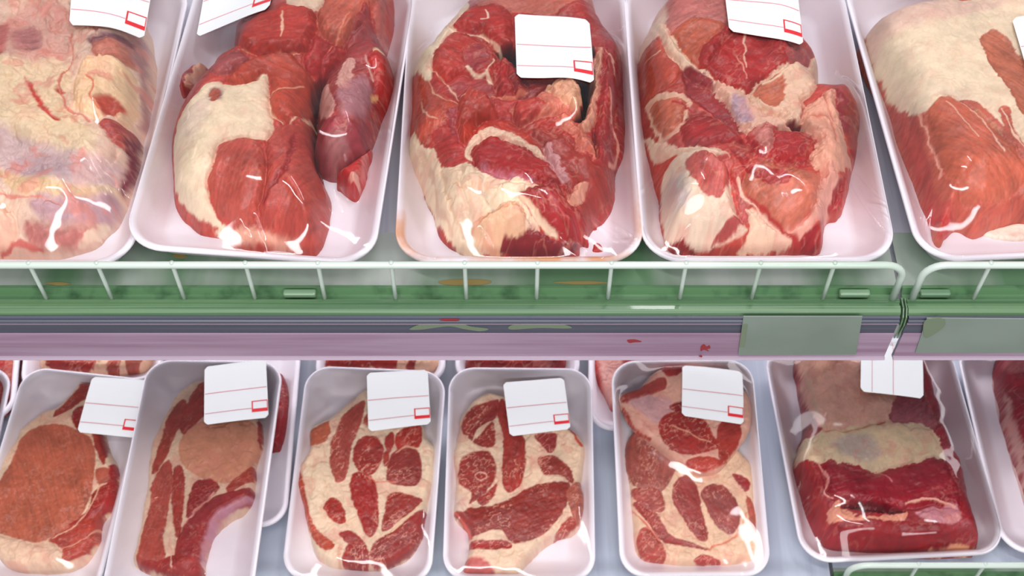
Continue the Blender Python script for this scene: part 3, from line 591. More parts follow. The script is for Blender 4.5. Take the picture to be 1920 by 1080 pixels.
p = Package((None, None, (1210, 489), (737, 490)), label='red bone-in shoulder slab with wrinkled fat, third tray on the upper shelf', foam=M_foam2, **UP)
p.meat('meat_slab', [(850, 35), (875, 8), (940, -8), (1000, -15), (1100, -12), (1122, 25), (1142, 62), (1160, 85), (1168, 125), (1173, 200), (1172, 290), (1152, 325), (1150, 365), (1134, 400), (1104, 428), (1100, 455), (1085, 452), (1074, 480), (1000, 486), (940, 480), (900, 476), (858, 464), (826, 432), (810, 385), (775, 325), (758, 290), (757, 240), (757, 180), (775, 140), (800, 105)], .048, [
    ([(870, 10), (960, -12), (1100, -12), (1115, 20), (1040, 25), (960, 18), (900, 15)], (206, 112, 92), 0),
    ([(757, 262), (752, 180), (770, 132), (812, 84), (850, 30), (872, 8), (878, 26), (852, 62), (828, 98), (812, 118), (808, 150), (778, 162), (768, 210), (764, 262)], (240, 222, 192), 1, dict(warp=.5)),
    ([(850, 52), (875, 22), (930, 8), (955, 16), (962, 60), (960, 90), (930, 88), (900, 66), (858, 56)], (190, 48, 38), 4, dict(fib=15, marble=.45)),
    ([(850, 64), (900, 76), (938, 96), (938, 130), (926, 152), (870, 142), (830, 152), (812, 112)], (196, 56, 42), 3, dict(fib=-30, marble=.4)),
    ([(870, 110), (895, 88), (920, 105), (915, 128), (885, 138)], (172, 56, 58), 0, dict(soft=.003)),
    ([(766, 168), (808, 156), (845, 186), (872, 202), (845, 225), (815, 245), (790, 270), (762, 262)], (200, 78, 56), 1, dict(fib=80, marble=.9)),
    ([(840, 158), (925, 155), (920, 185), (880, 190), (850, 180)], (172, 56, 56), 0, dict(soft=.002)),
    ([(930, 120), (960, 112), (985, 165), (975, 182), (930, 175)], (188, 42, 36), 6),
    ([(942, 90), (1100, 88), (1100, 120), (968, 122), (950, 118)], (60, 12, 14), -14, dict(soft=.002)),  # slot under the sticker, sunk and coloured near black for its shade
    ([(960, 120), (1100, 140), (1105, 165), (1060, 165), (1000, 182), (965, 180)], (168, 44, 40), 2, dict(fib=20)),
    ([(962, 195), (1000, 185), (1042, 160), (1062, 155), (1090, 165), (1090, 212), (1072, 220), (1040, 215), (1005, 226), (975, 232), (962, 215)], (222, 128, 106), 5, dict(warp=1.6)),
    ([(1022, 172), (1060, 160), (1092, 170), (1092, 205), (1060, 212), (1040, 190)], (232, 178, 142), 3, dict(warp=2)),
    ([(965, 200), (1000, 190), (1020, 205), (1000, 224), (970, 228)], (200, 66, 56), 2),
    ([(1082, 150), (1112, 150), (1108, 195), (1090, 225), (1078, 222), (1094, 195)], (40, 8, 10), -26, dict(soft=.001)),  # gap beside the fat strip, deep shade put into the colour
    ([(1110, 130), (1130, 90), (1138, 108), (1122, 195), (1106, 240), (1086, 240), (1105, 190)], (222, 158, 132), 4),
    ([(1132, 92), (1150, 82), (1170, 110), (1162, 160), (1152, 200), (1152, 260), (1158, 290), (1142, 312), (1116, 288), (1114, 240), (1120, 200)], (178, 44, 44), 5, dict(fib=80, marble=.2)),
    ([(1158, 165), (1172, 160), (1174, 290), (1150, 328), (1142, 312), (1160, 290), (1152, 245)], (170, 40, 42), 0),
    ([(812, 250), (862, 238), (882, 272), (892, 305), (860, 308), (836, 316), (820, 290)], (194, 58, 54), 0, dict(fib=0, marble=.1)),
    ([(850, 205), (905, 222), (900, 245), (870, 275), (840, 240)], (176, 66, 72), -1),
    ([(880, 245), (905, 226), (960, 222), (1005, 258), (1022, 285), (990, 290), (940, 260), (895, 252)], (196, 58, 42), 2, dict(fib=-25)),
    ([(860, 188), (882, 168), (925, 192), (932, 218), (905, 228), (886, 250), (870, 274), (855, 245)], (192, 62, 46), 7, dict(fib=70, marble=.6)),
    ([(996, 240), (1062, 262), (1120, 308), (1152, 328), (1148, 362), (1132, 400), (1102, 424), (1080, 392), (1060, 350), (1030, 300)], (172, 58, 50), 2, dict(fib=-45, marble=.08)),
    ([(872, 292), (885, 258), (920, 243), (962, 252), (1006, 278), (1040, 300), (1044, 300), (1030, 300), (1005, 295), (960, 275), (920, 265), (895, 280), (884, 300)], (236, 206, 178), 1, dict(warp=.6)),
    ([(884, 292), (895, 270), (922, 258), (960, 268), (1000, 287), (1032, 302), (1048, 340), (1010, 345), (960, 346), (920, 322), (892, 312)], (178, 34, 34), 4, dict(fib=-20, marble=.12)),
    ([(905, 310), (960, 338), (1005, 345), (960, 348), (915, 326)], (196, 110, 128), 0, dict(soft=.003)),
    ([(757, 265), (790, 272), (812, 282), (836, 316), (880, 306), (930, 336), (985, 346), (1016, 350), (978, 372), (992, 400), (1012, 430), (990, 442), (962, 450), (940, 476), (880, 478), (850, 462), (818, 420), (806, 385), (770, 320)], (238, 214, 184), 1.5, dict(warp=.7)),
    ([(880, 430), (920, 402), (955, 385), (985, 400), (982, 440), (950, 470), (905, 468)], (234, 190, 154), 4, dict(warp=1.6)),
    ([(1018, 282), (1040, 276), (1050, 300), (1060, 335), (1040, 330)], (208, 150, 150), 1, dict(warp=1.6)),
    ([(1040, 218), (1070, 222), (1092, 245), (1117, 272), (1112, 296), (1090, 272), (1060, 242)], (224, 126, 104), 3, dict(warp=1.5)),
    ([(975, 372), (1002, 352), (1045, 342), (1062, 366), (1092, 402), (1100, 452), (1075, 452), (1030, 432), (1000, 402)], (172, 36, 40), 5, dict(fib=-40, marble=.1)),
    ([(1062, 368), (1080, 352), (1098, 346), (1104, 356), (1090, 382), (1072, 378)], (236, 168, 142), 5),
    ([(938, 472), (960, 448), (1000, 432), (1040, 446), (1078, 452), (1070, 482), (1000, 488)], (134, 28, 36), 2),
], [([(848, 50), (858, 60), (900, 68), (930, 84), (945, 98)], 1.3, (238, 196, 166), -.5), ([(926, 118), (914, 140), (898, 144), (878, 132)], 1.6, (238, 208, 180)), ([(912, 140), (920, 154)], 2.2, (238, 208, 180)), ([(912, 30), (914, 46), (902, 48)], .9, (238, 206, 186)), ([(805, 150), (820, 176), (850, 190), (872, 195)], 1.0, (232, 180, 150)), ([(790, 190), (800, 220), (820, 228)], .9, (230, 176, 150)),
    ([(800, 130), (830, 150), (860, 185)], .6, (232, 180, 150)),
    ([(975, 374), (998, 398), (1022, 425), (1040, 436)], 2.4, (236, 206, 176), 1.5), ([(1143, 178), (1147, 230), (1160, 278), (1142, 310)], 1, (232, 160, 140), .5), ([(1135, 105), (1148, 130), (1150, 150)], .6, (230, 170, 150)),
    ([(925, 180), (960, 182), (985, 176)], 1, (226, 140, 110), 1), ([(960, 395), (1000, 432)], .1, (200, 150, 140)),
    ([(790, 290), (812, 330), (822, 390), (850, 440)], 2.2, (222, 186, 158), -3), ([(830, 320), (842, 370), (860, 420), (885, 460)], 2, (224, 190, 160), -3), ([(865, 312), (868, 350), (880, 400), (870, 440)], 1.8, (214, 186, 160), -2.5), ([(905, 330), (912, 370), (925, 400)], 1.8, (210, 190, 168), -2.5), ([(850, 345), (880, 352), (890, 345)], 1.2, (226, 186, 156), -2), ([(880, 440), (910, 412), (950, 398)], 1.5, (220, 160, 130), -2.5), ([(1112, 240), (1116, 290)], 1, (120, 20, 24), -3), ([(1080, 455), (1050, 445)], .5, (150, 30, 30))],
    base=(186, 52, 44), edge=.042, power=1.8, seed=41, label='red slab edged with cream fat')
for dp in ([(1112, 462), (1118, 454), (1128, 460), (1132, 472), (1112, 473)], [(1112, 420), (1118, 418), (1120, 430), (1114, 432)]):
    p.meat('blood_drop', dp, .0012, base=(196, 50, 44), edge=.002, seed=5, lump=0, warp=0, marble=0)
p.wrap([(1180, 452, 1040, 385, 26, 4, 1.1), (925, 478, 900, 440, 6, 2, .5), (1100, 480, 1025, 440, 12, 2, .5), (1190, 120, 1160, 180, 20, 4, .3)], seed=7).label((965, 28), (1105, 40), (1114, 159), (969, 147))

p = Package((None, None, (1688, 488), (1206, 488)), label='shoulder joint with pale knuckle and ragged fat, fourth tray on the upper shelf', **UP)
p.meat('meat_joint', [(1195, 110), (1212, 60), (1240, 10), (1300, -30), (1400, -30), (1470, 10), (1508, 82), (1536, 130), (1532, 152), (1520, 172), (1545, 182), (1562, 168), (1585, 185), (1612, 228), (1608, 268), (1592, 330), (1580, 378), (1568, 402), (1546, 412), (1536, 466), (1500, 470), (1450, 472), (1370, 480), (1290, 474), (1254, 462), (1240, 415), (1238, 380), (1220, 320), (1200, 262), (1188, 190)], .052, [
    ([(1240, 5), (1300, -30), (1380, -20), (1375, 40), (1310, 45), (1250, 52)], (204, 118, 110), 0, dict(soft=.004)),
    ([(1192, 120), (1208, 62), (1240, 12), (1248, 45), (1226, 72), (1206, 112), (1194, 140)], (232, 200, 180), 0, dict(soft=.002)),
    ([(1192, 135), (1224, 72), (1250, 95), (1278, 128), (1262, 152), (1230, 172), (1196, 205)], (200, 82, 62), 2, dict(fib=60, marble=.25)),
    ([(1190, 175), (1212, 172), (1216, 195), (1214, 238), (1226, 266), (1206, 268), (1194, 225)], (188, 66, 56), 1),
    ([(1258, 62), (1300, 38), (1372, 52), (1352, 92), (1322, 128), (1300, 118), (1272, 92)], (206, 100, 70), 2, dict(fib=40, marble=.2)),
    ([(1318, 92), (1370, 50), (1442, 58), (1482, 88), (1504, 112), (1472, 132), (1440, 147), (1405, 172), (1370, 158), (1326, 147), (1310, 128)], (184, 36, 32), 3, dict(fib=50, marble=.2)),
    ([(1480, 84), (1510, 88), (1538, 130), (1534, 152), (1502, 142), (1480, 116)], (182, 80, 78), 0),
    ([(1225, 48), (1250, 44), (1265, 74), (1290, 108), (1322, 134), (1352, 160), (1340, 168), (1300, 147), (1270, 120), (1245, 84)], (236, 206, 178), 3, dict(warp=.6)),
    ([(1280, 130), (1325, 145), (1345, 168), (1370, 200), (1402, 242), (1370, 248), (1332, 212), (1290, 180)], (160, 36, 40), -2, dict(soft=.0015)),
    ([(1212, 198), (1248, 170), (1284, 176), (1294, 200), (1288, 228), (1252, 260), (1226, 248)], (230, 186, 158), 0),
    ([(1220, 198), (1250, 179), (1280, 182), (1288, 202), (1280, 224), (1250, 250), (1232, 242)], (208, 110, 82), 2, dict(fib=20, marble=.1)),
    ([(1276, 235), (1300, 212), (1352, 220), (1398, 262), (1372, 272), (1300, 276), (1284, 262)], (174, 36, 36), 3),
    ([(1338, 160), (1400, 168), (1432, 208), (1472, 214), (1494, 240), (1440, 250), (1400, 242), (1368, 200)], (232, 188, 164), 4, dict(warp=1.8)),
    ([(1380, 180), (1400, 200), (1412, 225), (1390, 225), (1372, 200)], (190, 160, 172), -1, dict(soft=.002)),
    ([(1408, 166), (1440, 138), (1480, 118), (1512, 128), (1538, 142), (1526, 162), (1508, 182), (1516, 216), (1490, 238), (1450, 218), (1410, 198)], (232, 198, 170), 4, dict(warp=1.2)),
    ([(1412, 174), (1440, 152), (1464, 143), (1474, 170), (1466, 194), (1450, 204), (1426, 192)], (208, 116, 86), -1, dict(marble=.05)),
    ([(1400, 252), (1430, 238), (1482, 248), (1532, 260), (1524, 290), (1492, 308), (1440, 302), (1408, 292)], (194, 46, 48), 4, dict(warp=1.6, marble=.8)),
    ([(1412, 250), (1440, 240), (1452, 272), (1436, 296), (1418, 276)], (226, 140, 130), 2, dict(warp=2)),
    ([(1475, 235), (1500, 232), (1520, 240), (1500, 246)], (120, 22, 26), -6, dict(soft=.0012)),
    ([(1506, 214), (1530, 190), (1560, 168), (1568, 200), (1582, 250), (1592, 290), (1596, 330), (1570, 322), (1552, 372), (1530, 362), (1542, 322), (1520, 300), (1536, 262), (1506, 238)], (232, 172, 146), 4, dict(warp=1.6)),
    ([(1566, 166), (1582, 180), (1612, 226), (1610, 262), (1600, 292), (1590, 262), (1576, 222)], (172, 36, 40), 1),
    ([(1205, 268), (1230, 262), (1262, 264), (1300, 274), (1352, 284), (1368, 300), (1332, 302), (1290, 288), (1240, 300), (1225, 300)], (238, 208, 182), 2, dict(warp=.8)),
    ([(1238, 385), (1248, 320), (1272, 290), (1290, 284), (1342, 300), (1366, 320), (1372, 360), (1388, 410), (1402, 430), (1352, 457), (1300, 472), (1254, 457), (1240, 420)], (234, 212, 188), 7, dict(warp=.5)),
    ([(1286, 312), (1330, 300), (1368, 298), (1368, 340), (1352, 372), (1338, 384), (1308, 366), (1290, 345)], (202, 92, 84), 0, dict(fib=75, marble=.35)),
    ([(1250, 350), (1285, 365), (1290, 400), (1265, 410), (1248, 385)], (206, 188, 184), 0, dict(soft=.005)),
    ([(1395, 352), (1420, 308), (1480, 314), (1542, 326), (1534, 372), (1506, 412), (1470, 428), (1438, 402)], (208, 116, 92), 3, dict(marble=.5)),
    ([(1368, 284), (1400, 298), (1422, 318), (1482, 328), (1470, 348), (1420, 342), (1390, 312)], (172, 40, 40), -1),
    ([(1338, 456), (1378, 434), (1408, 402), (1402, 370), (1372, 328), (1388, 372), (1392, 402), (1350, 436)], (190, 82, 78), 0, dict(fib=70)),
    ([(1400, 385), (1432, 402), (1462, 432), (1482, 462), (1440, 476), (1380, 472), (1408, 432)], (236, 204, 176), 2),
    ([(1540, 330), (1572, 320), (1562, 392), (1522, 442), (1490, 457), (1470, 432), (1506, 416), (1532, 376)], (226, 164, 146), 2, dict(soft=.002)),
    ([(1258, 462), (1300, 472), (1290, 480), (1262, 476)], (140, 24, 28), 0),
    ([(1495, 452), (1538, 432), (1534, 470), (1490, 470)], (166, 28, 34), -4),
    ([(1584, 330), (1580, 380), (1562, 402), (1550, 392), (1572, 340)], (172, 40, 42), -6),
], [([(1396, 62), (1394, 90), (1398, 130)], .7, (236, 186, 160)), ([(1382, 110), (1400, 150)], .5, (226, 150, 130)), ([(1365, 325), (1392, 357), (1432, 392), (1465, 428), (1498, 462)], 2.0, (176, 48, 44), -1.5), ([(1384, 335), (1402, 370), (1450, 420), (1480, 455)], 1.6, (234, 190, 168), .5), ([(1430, 162), (1460, 146), (1480, 126)], .9, (238, 210, 180), 1), ([(1330, 300), (1325, 310)], 1, (200, 80, 70), -1),
    ([(1520, 225), (1545, 220), (1560, 235), (1565, 270)], .9, (206, 120, 100), -2), ([(1545, 175), (1550, 210), (1575, 250)], .8, (206, 120, 100), -1.5), ([(1510, 200), (1500, 225)], .8, (200, 100, 90), -2), ([(1205, 130), (1235, 105)], .5, (232, 186, 160)), ([(1300, 205), (1260, 190)], 1, (180, 40, 40), -1), ([(1310, 200), (1340, 215), (1350, 235)], .8, (220, 90, 80), .5)],
    base=(196, 72, 60), edge=.045, power=1.8, seed=57, rough=.6, label='red joint with pale knuckle end')
p.wrap([(1670, 425, 1575, 345, 80, 15, .45), (1220, 365, 1250, 335, 70, 10, .45), (1255, 470, 1300, 430, 8, 2, .5), (1535, 440, 1450, 380, 30, 6, .35)], seed=8).label((1352, -40), (1490, -22), (1506, 88), (1367, 60), curl=1)

p = Package(((1588, 0), None, (0, 0), (1727, 489)), W=.183, label='thick pale loin slab under a smooth fat cap, rightmost on the upper shelf', **UP)
p.meat('meat_slab', [(1618, 75), (1645, 45), (1700, 22), (1780, 6), (1850, 0), (1950, 3), (2060, 40), (2100, 200), (2080, 400), (1980, 420), (1900, 412), (1862, 425), (1825, 440), (1796, 424), (1775, 440), (1762, 456), (1750, 442), (1744, 410), (1716, 330), (1690, 275), (1670, 200), (1638, 130)], .050, [
    ([(1674, 190), (1700, 194), (1722, 230), (1742, 300), (1768, 370), (1792, 415), (1764, 456), (1746, 430), (1728, 350), (1688, 270)], (196, 82, 72), -3, dict(fib=70)),
    ([(1740, 205), (1782, 180), (1852, 230), (1918, 300), (1924, 340), (1852, 380), (1802, 370), (1768, 310)], (206, 106, 80), 2, dict(fib=-50, marble=.25)),
    ([(1715, 340), (1745, 380), (1772, 405), (1782, 430), (1764, 456), (1742, 430)], (200, 60, 54), -5, dict(warp=2)),
    ([(1610, 75), (1655, 30), (1800, 0), (1960, 0), (1964, 300), (1938, 290), (1905, 250), (1890, 200), (1872, 210), (1880, 240), (1840, 197), (1800, 187), (1772, 178), (1735, 207), (1708, 212), (1672, 190), (1636, 130)], (238, 218, 190), 1.5, dict(warp=.8)),
    ([(1612, 80), (1655, 34), (1780, 2), (1900, 0), (1820, 28), (1710, 50), (1655, 80), (1640, 120)], (228, 196, 178), 0, dict(soft=.004)),
    ([(1838, 76), (1850, 62), (1866, 58), (1892, 80), (1922, 120), (1960, 180), (1960, 300), (1925, 240), (1890, 170), (1850, 112)], (202, 116, 86), -1, dict(fib=-50, marble=.3)),
    ([(1826, 205), (1840, 212), (1882, 250), (1870, 252), (1845, 230)], (206, 130, 100), 0),
    ([(1792, 372), (1862, 386), (1924, 346), (1935, 400), (1862, 424), (1825, 438), (1792, 418)], (202, 94, 76), 1, dict(soft=.002)),
], [([(1770, 195), (1800, 225), (1830, 260)], .5, (232, 190, 165)), ([(1785, 190), (1830, 225), (1880, 290)], .5, (232, 190, 165)), ([(1880, 205), (1900, 250), (1935, 300)], .9, (236, 200, 176)), ([(1725, 212), (1740, 250), (1760, 300), (1768, 330)], .8, (230, 160, 140), -1)],
    base=(204, 102, 82), edge=.042, power=1.9, seed=63, rough=.3, blush=.2, lump=.6, marble=.15, label='pale loin slab with cream fat cap')
p.meat('absorbent_pad', [(1840, 440), (1870, 425), (1960, 415), (2080, 420), (2090, 450), (1960, 448), (1880, 452)], .003, base=(240, 226, 208), edge=.003, seed=2, lump=.2)
p.wrap([(1720, 440, 1745, 380, 20, 4, .3)], seed=9).label((1896, 36), (2035, 50), (2060, 165), (1930, 150))

# ---- lower shelf, front row
SM = dict(H=0.024, R=0.024, zdeck=LZ)
def steak_marks(): pass
p = Package(((-236, 690), (26, 692), (-60, 1100), (-340, 1100)), label='small tray cut by the left picture edge, mostly out of view, lower shelf', **SM)
p.meat('pork_chop', [(-200, 760), (-40, 720), (8, 730), (4, 760), (-30, 850), (-80, 1000), (-200, 1000)], .018, base=(196, 90, 62), edge=.006, lump=.45, warp=.3, mf=1.7, grain=.6, relief=1, res=.0007, seed=70)
p.wrap(seed=10)

p = Package(((48, 696), (284, 699), (188, 1110), (-88, 1106)), label='pork chop with large tan eye, left end of the lower front row', tilt=.03, **SM)
p.meat('pork_chop', [(150, 720), (172, 700), (188, 712), (190, 760), (196, 812), (206, 845), (224, 880), (230, 905), (226, 942), (214, 968), (196, 985), (190, 1022), (160, 1058), (120, 1074), (60, 1078), (10, 1062), (-24, 1010), (-46, 960), (-32, 920), (0, 886), (28, 840), (45, 808), (80, 778), (112, 765), (135, 742)], .021, [
    ([(40, 822), (70, 800), (115, 795), (150, 808), (172, 825), (178, 865), (172, 920), (150, 970), (110, 1002), (65, 1018), (20, 1010), (-22, 990), (-34, 945), (0, 900), (28, 850)], (200, 106, 78), 1, dict(fib=-60, marble=.1)),
    ([(100, 776), (148, 725), (175, 706), (176, 735), (142, 760), (112, 778)], (178, 60, 46), 0, dict(fib=45)),
    ([(134, 786), (142, 765), (160, 762), (162, 790), (150, 810)], (164, 38, 34), 0),
    ([(174, 815), (195, 818), (204, 850), (196, 872), (182, 850)], (178, 58, 46), 0),
    ([(180, 880), (205, 878), (208, 900), (186, 912)], (198, 100, 78), 0),
    ([(172, 925), (190, 912), (224, 900), (228, 942), (202, 962), (150, 988), (130, 984), (165, 955)], (176, 48, 44), 1, dict(marble=.4)),
    ([(92, 1012), (140, 982), (192, 960), (198, 982), (190, 1015), (160, 1042), (120, 1052), (108, 1022)], (186, 66, 50), 1, dict(marble=.6)),
    ([(-24, 1000), (50, 1016), (108, 1022), (116, 1046), (90, 1078), (50, 1080), (8, 1062)], (232, 198, 170), 1.5),
    ([(200, 985), (228, 900), (224, 880), (214, 870), (204, 880), (210, 920)], (176, 38, 40), 0)],
    [([(100, 1010), (140, 985), (170, 950), (185, 915), (200, 905)], .8, (230, 180, 150)), ([(115, 1030), (160, 1010), (190, 995)], .6, (226, 160, 130))],
    base=(236, 202, 172), edge=.007, lump=.45, warp=.3, mf=1.7, grain=.6, relief=1, res=.0007, seed=71, label='tan-eyed pork chop')
p.wrap(seed=11).label((174, 707), (280, 714), (255, 822), (145, 811))

p = Package(((275, 676), (534, 672), (470, 1130), (184, 1130)), label='rib chop with curved bone in the tray raised on another tray', lift=.032, **{**SM})
p.meat('rib_chop', [(318, 768), (330, 745), (358, 724), (388, 716), (420, 730), (470, 775), (492, 798), (496, 838), (484, 880), (480, 912), (474, 952), (435, 976), (406, 1002), (395, 1025), (386, 1060), (376, 1092), (320, 1088), (264, 1072), (254, 1055), (262, 1020), (268, 970), (279, 920), (282, 850), (300, 808)], .02, [
    ([(283, 885), (300, 828), (320, 770), (345, 748), (348, 780), (330, 812), (315, 850), (296, 882)], (184, 72, 54), 0, dict(fib=70, marble=.4)),
    ([(335, 802), (345, 768), (360, 735), (388, 716), (388, 770), (372, 790), (350, 818)], (184, 64, 46), 0, dict(fib=60)),
    ([(335, 846), (345, 815), (380, 790), (440, 782), (480, 798), (491, 830), (482, 870), (452, 895), (425, 905), (390, 900), (358, 885), (338, 865)], (216, 150, 118), .6, dict(fib=30, marble=.1)),
    ([(284, 905), (315, 862), (324, 900), (312, 970), (305, 1010), (308, 1050), (262, 1062), (256, 1050), (266, 1000), (280, 945)], (190, 82, 68), 0, dict(fib=80, marble=.5)),
    ([(325, 880), (342, 876), (346, 920), (336, 1002), (325, 990), (322, 940)], (180, 62, 50), 0, dict(fib=80)),
    ([(352, 935), (365, 905), (395, 898), (412, 915), (390, 936), (375, 962), (350, 970)], (166, 44, 44), 1),
    ([(424, 912), (450, 890), (477, 878), (477, 905), (430, 922)], (180, 66, 50), 0, dict(marble=.6)),
    ([(368, 962), (400, 930), (440, 918), (478, 924), (476, 952), (432, 962), (400, 992), (382, 1052), (350, 1075), (328, 1062), (330, 1020), (345, 982)], (168, 52, 54), 2, dict(fib=60, marble=.3)),
    ([(386, 995), (400, 966), (430, 945), (472, 932), (474, 946), (436, 962), (406, 1002), (386, 1060), (372, 1075)], (202, 140, 156), 2, dict(soft=.0015)),
    ([(300, 1050), (330, 1040), (380, 1060), (376, 1090), (320, 1088), (262, 1070)], (176, 54, 50), 0),
    ([(483, 795), (494, 800), (496, 832), (486, 840)], (178, 56, 46), 0)],
    [([(345, 985), (372, 955), (400, 925)], .7, (226, 150, 140)), ([(318, 1000), (322, 1060)], 1.2, (232, 180, 160))],
    base=(234, 200, 172), edge=.007, lump=.45, warp=.3, mf=1.7, grain=.6, relief=1, res=.0007, seed=72, label='rib chop with a curved bone')
p.wrap([(392, 1080, 352, 1060, 10, 2, .5), (1, 1, 2, 2, 1, 0, 0), (265, 945, 300, 930, 20, 4, .3)], seed=12).label((384, 689), (499, 674), (504, 784), (383, 798))

p = Package(((574, 688), (838, 690), (808, 1094), (524, 1090)), label='round marbled neck steak directly right of the stacked rib chop trays', tilt=.03, **SM)
p.meat('neck_steak', [(583, 806), (616, 789), (655, 755), (692, 730), (730, 738), (790, 795), (802, 825), (819, 848), (816, 910), (802, 960), (796, 1010), (772, 1045), (740, 1065), (705, 1074), (640, 1070), (600, 1052), (582, 1012), (568, 950), (555, 900), (568, 868), (580, 845)], .022, [
    ([(583, 810), (617, 789), (613, 825), (582, 838)], (200, 104, 74), 0),
    ([(625, 820), (645, 780), (682, 752), (678, 790), (662, 830), (650, 890), (632, 905), (620, 880), (617, 860)], (184, 80, 68), 1, dict(fib=65, marble=.9)),
    ([(666, 835), (680, 818), (705, 819), (719, 840), (713, 870), (695, 890), (672, 880), (662, 860)], (176, 54, 46), .6, dict(marble=.5)),
    ([(682, 785), (690, 775), (692, 795), (684, 797)], (196, 90, 70), 0),
    ([(722, 820), (736, 810), (740, 830), (726, 850)], (186, 60, 50), 0), ([(718, 850), (727, 845), (729, 870), (720, 873)], (184, 66, 54), 0),
    ([(744, 812), (787, 798), (787, 838), (765, 838), (745, 846)], (188, 56, 44), .6, dict(fib=60)),
    ([(726, 882), (735, 850), (765, 840), (785, 850), (790, 890), (777, 912), (728, 905)], (160, 56, 50), .6, dict(marble=.5)),
    ([(656, 900), (670, 884), (700, 898), (708, 940), (709, 988), (690, 1006), (675, 972), (660, 940)], (172, 44, 40), 1, dict(fib=-70, marble=.5)),
    ([(608, 946), (625, 931), (645, 955), (648, 978), (630, 980), (612, 962)], (178, 50, 40), .5),
    ([(725, 932), (745, 922), (770, 930), (792, 940), (762, 967), (718, 996), (721, 960)], (166, 54, 46), .6, dict(fib=40)),
    ([(698, 1022), (738, 992), (795, 955), (798, 1008), (762, 1050), (705, 1071)], (164, 50, 44), 1, dict(fib=40, marble=1.1)),
    ([(643, 1045), (655, 1018), (690, 1030), (692, 1072), (650, 1068)], (170, 46, 42), .5, dict(fib=70)),
    ([(634, 1000), (660, 996), (688, 1025), (660, 1024)], (166, 50, 44), 0, dict(marble=.6)),
    ([(554, 890), (565, 888), (576, 940), (592, 990), (628, 1022), (600, 1026), (575, 982), (560, 930)], (200, 80, 54), 0)],
    [([(690, 892), (712, 905), (740, 905)], .7, (226, 120, 100)), ([(700, 1010), (740, 992), (790, 945)], .9, (234, 196, 160)), ([(640, 1066), (636, 1040), (640, 1025)], 2, (232, 180, 155), .8), ([(740, 850), (762, 838), (785, 845)], .9, (226, 170, 140))],
    base=(236, 210, 182), edge=.007, lump=.45, warp=.3, mf=1.7, grain=.6, relief=1, res=.0007, seed=73, marble=.8, label='round marbled neck steak')
p.wrap(seed=13).label((688, 700), (802, 694), (808, 796), (691, 810))

p = Package(((842, 687), (1110, 689), (1118, 1090), (828, 1090)), label='marbled blade steak with small ring bone, lower shelf middle', tilt=.03, **SM)
p.meat('blade_steak', [(862, 788), (885, 755), (915, 740), (948, 746), (1000, 765), (1060, 800), (1092, 828), (1098, 860), (1091, 910), (1096, 940), (1090, 985), (1075, 1006), (1040, 1016), (1000, 1046), (970, 1082), (930, 1098), (870, 1084), (880, 1035), (875, 1002), (850, 972), (854, 920), (848, 860), (860, 812)], .022, [
    ([(866, 792), (890, 762), (935, 750), (928, 772), (895, 790), (880, 815), (868, 812)], (178, 66, 56), .6, dict(fib=40, marble=.6)),
    ([(878, 812), (905, 782), (930, 762), (930, 785), (898, 800), (886, 825)], (168, 56, 50), .4),
    ([(900, 815), (915, 795), (925, 792), (928, 832), (915, 840), (888, 828)], (168, 56, 46), .6, dict(marble=.6)),
    ([(932, 772), (945, 748), (958, 800), (980, 815), (986, 850), (980, 900), (960, 921), (945, 915), (940, 880), (942, 820)], (178, 58, 48), 1, dict(fib=80, marble=.6)),
    ([(861, 872), (880, 849), (910, 845), (926, 860), (929, 890), (915, 920), (880, 946), (884, 925), (862, 907)], (166, 56, 48), .6, dict(marble=.5)),
    ([(895, 935), (915, 922), (932, 905), (928, 925), (905, 948)], (176, 54, 48), 0),
    ([(1004, 816), (1042, 812), (1041, 838), (1030, 849), (1012, 832)], (168, 56, 54), .5),
    ([(1010, 860), (1040, 855), (1070, 880), (1073, 907), (1050, 892), (1020, 890)], (166, 60, 50), .5, dict(marble=.8)),
    ([(965, 930), (1000, 911), (1060, 904), (1070, 920), (1060, 952), (1030, 992), (1000, 1012), (960, 1016), (935, 992), (880, 1012), (864, 982), (850, 975), (870, 955), (930, 945)], (160, 54, 46), 1, dict(fib=20, marble=1.2)),
    ([(1062, 920), (1091, 912), (1096, 960), (1082, 988), (1070, 955)], (196, 104, 86), 1),
    ([(1038, 1012), (1070, 968), (1080, 990), (1060, 1010)], (188, 66, 52), 0),
    ([(884, 1016), (950, 1014), (952, 1028), (886, 1030)], (178, 44, 40), -.6),
    ([(868, 1062), (900, 1044), (925, 1065), (935, 1098), (870, 1086)], (206, 104, 98), 0, dict(soft=.002)),
    ([(850, 940), (870, 932), (880, 945), (870, 960), (855, 958)], (238, 210, 190), .5)],
    [(spline([(890, 893), (900, 885), (912, 890), (910, 900), (898, 902)], 4).tolist(), .7, (232, 170, 150), .5), ([(852, 965), (870, 985), (885, 1010)], 1, (220, 90, 70)), ([(1060, 800), (1092, 835)], 1.5, (206, 80, 60))],
    base=(236, 206, 178), edge=.007, lump=.45, warp=.3, mf=1.7, grain=.6, relief=1, res=.0007, seed=74, marble=.8, label='blade steak with a ring bone')
p.wrap(seed=14).label((943, 718), (1057, 709), (1070, 805), (956, 819))

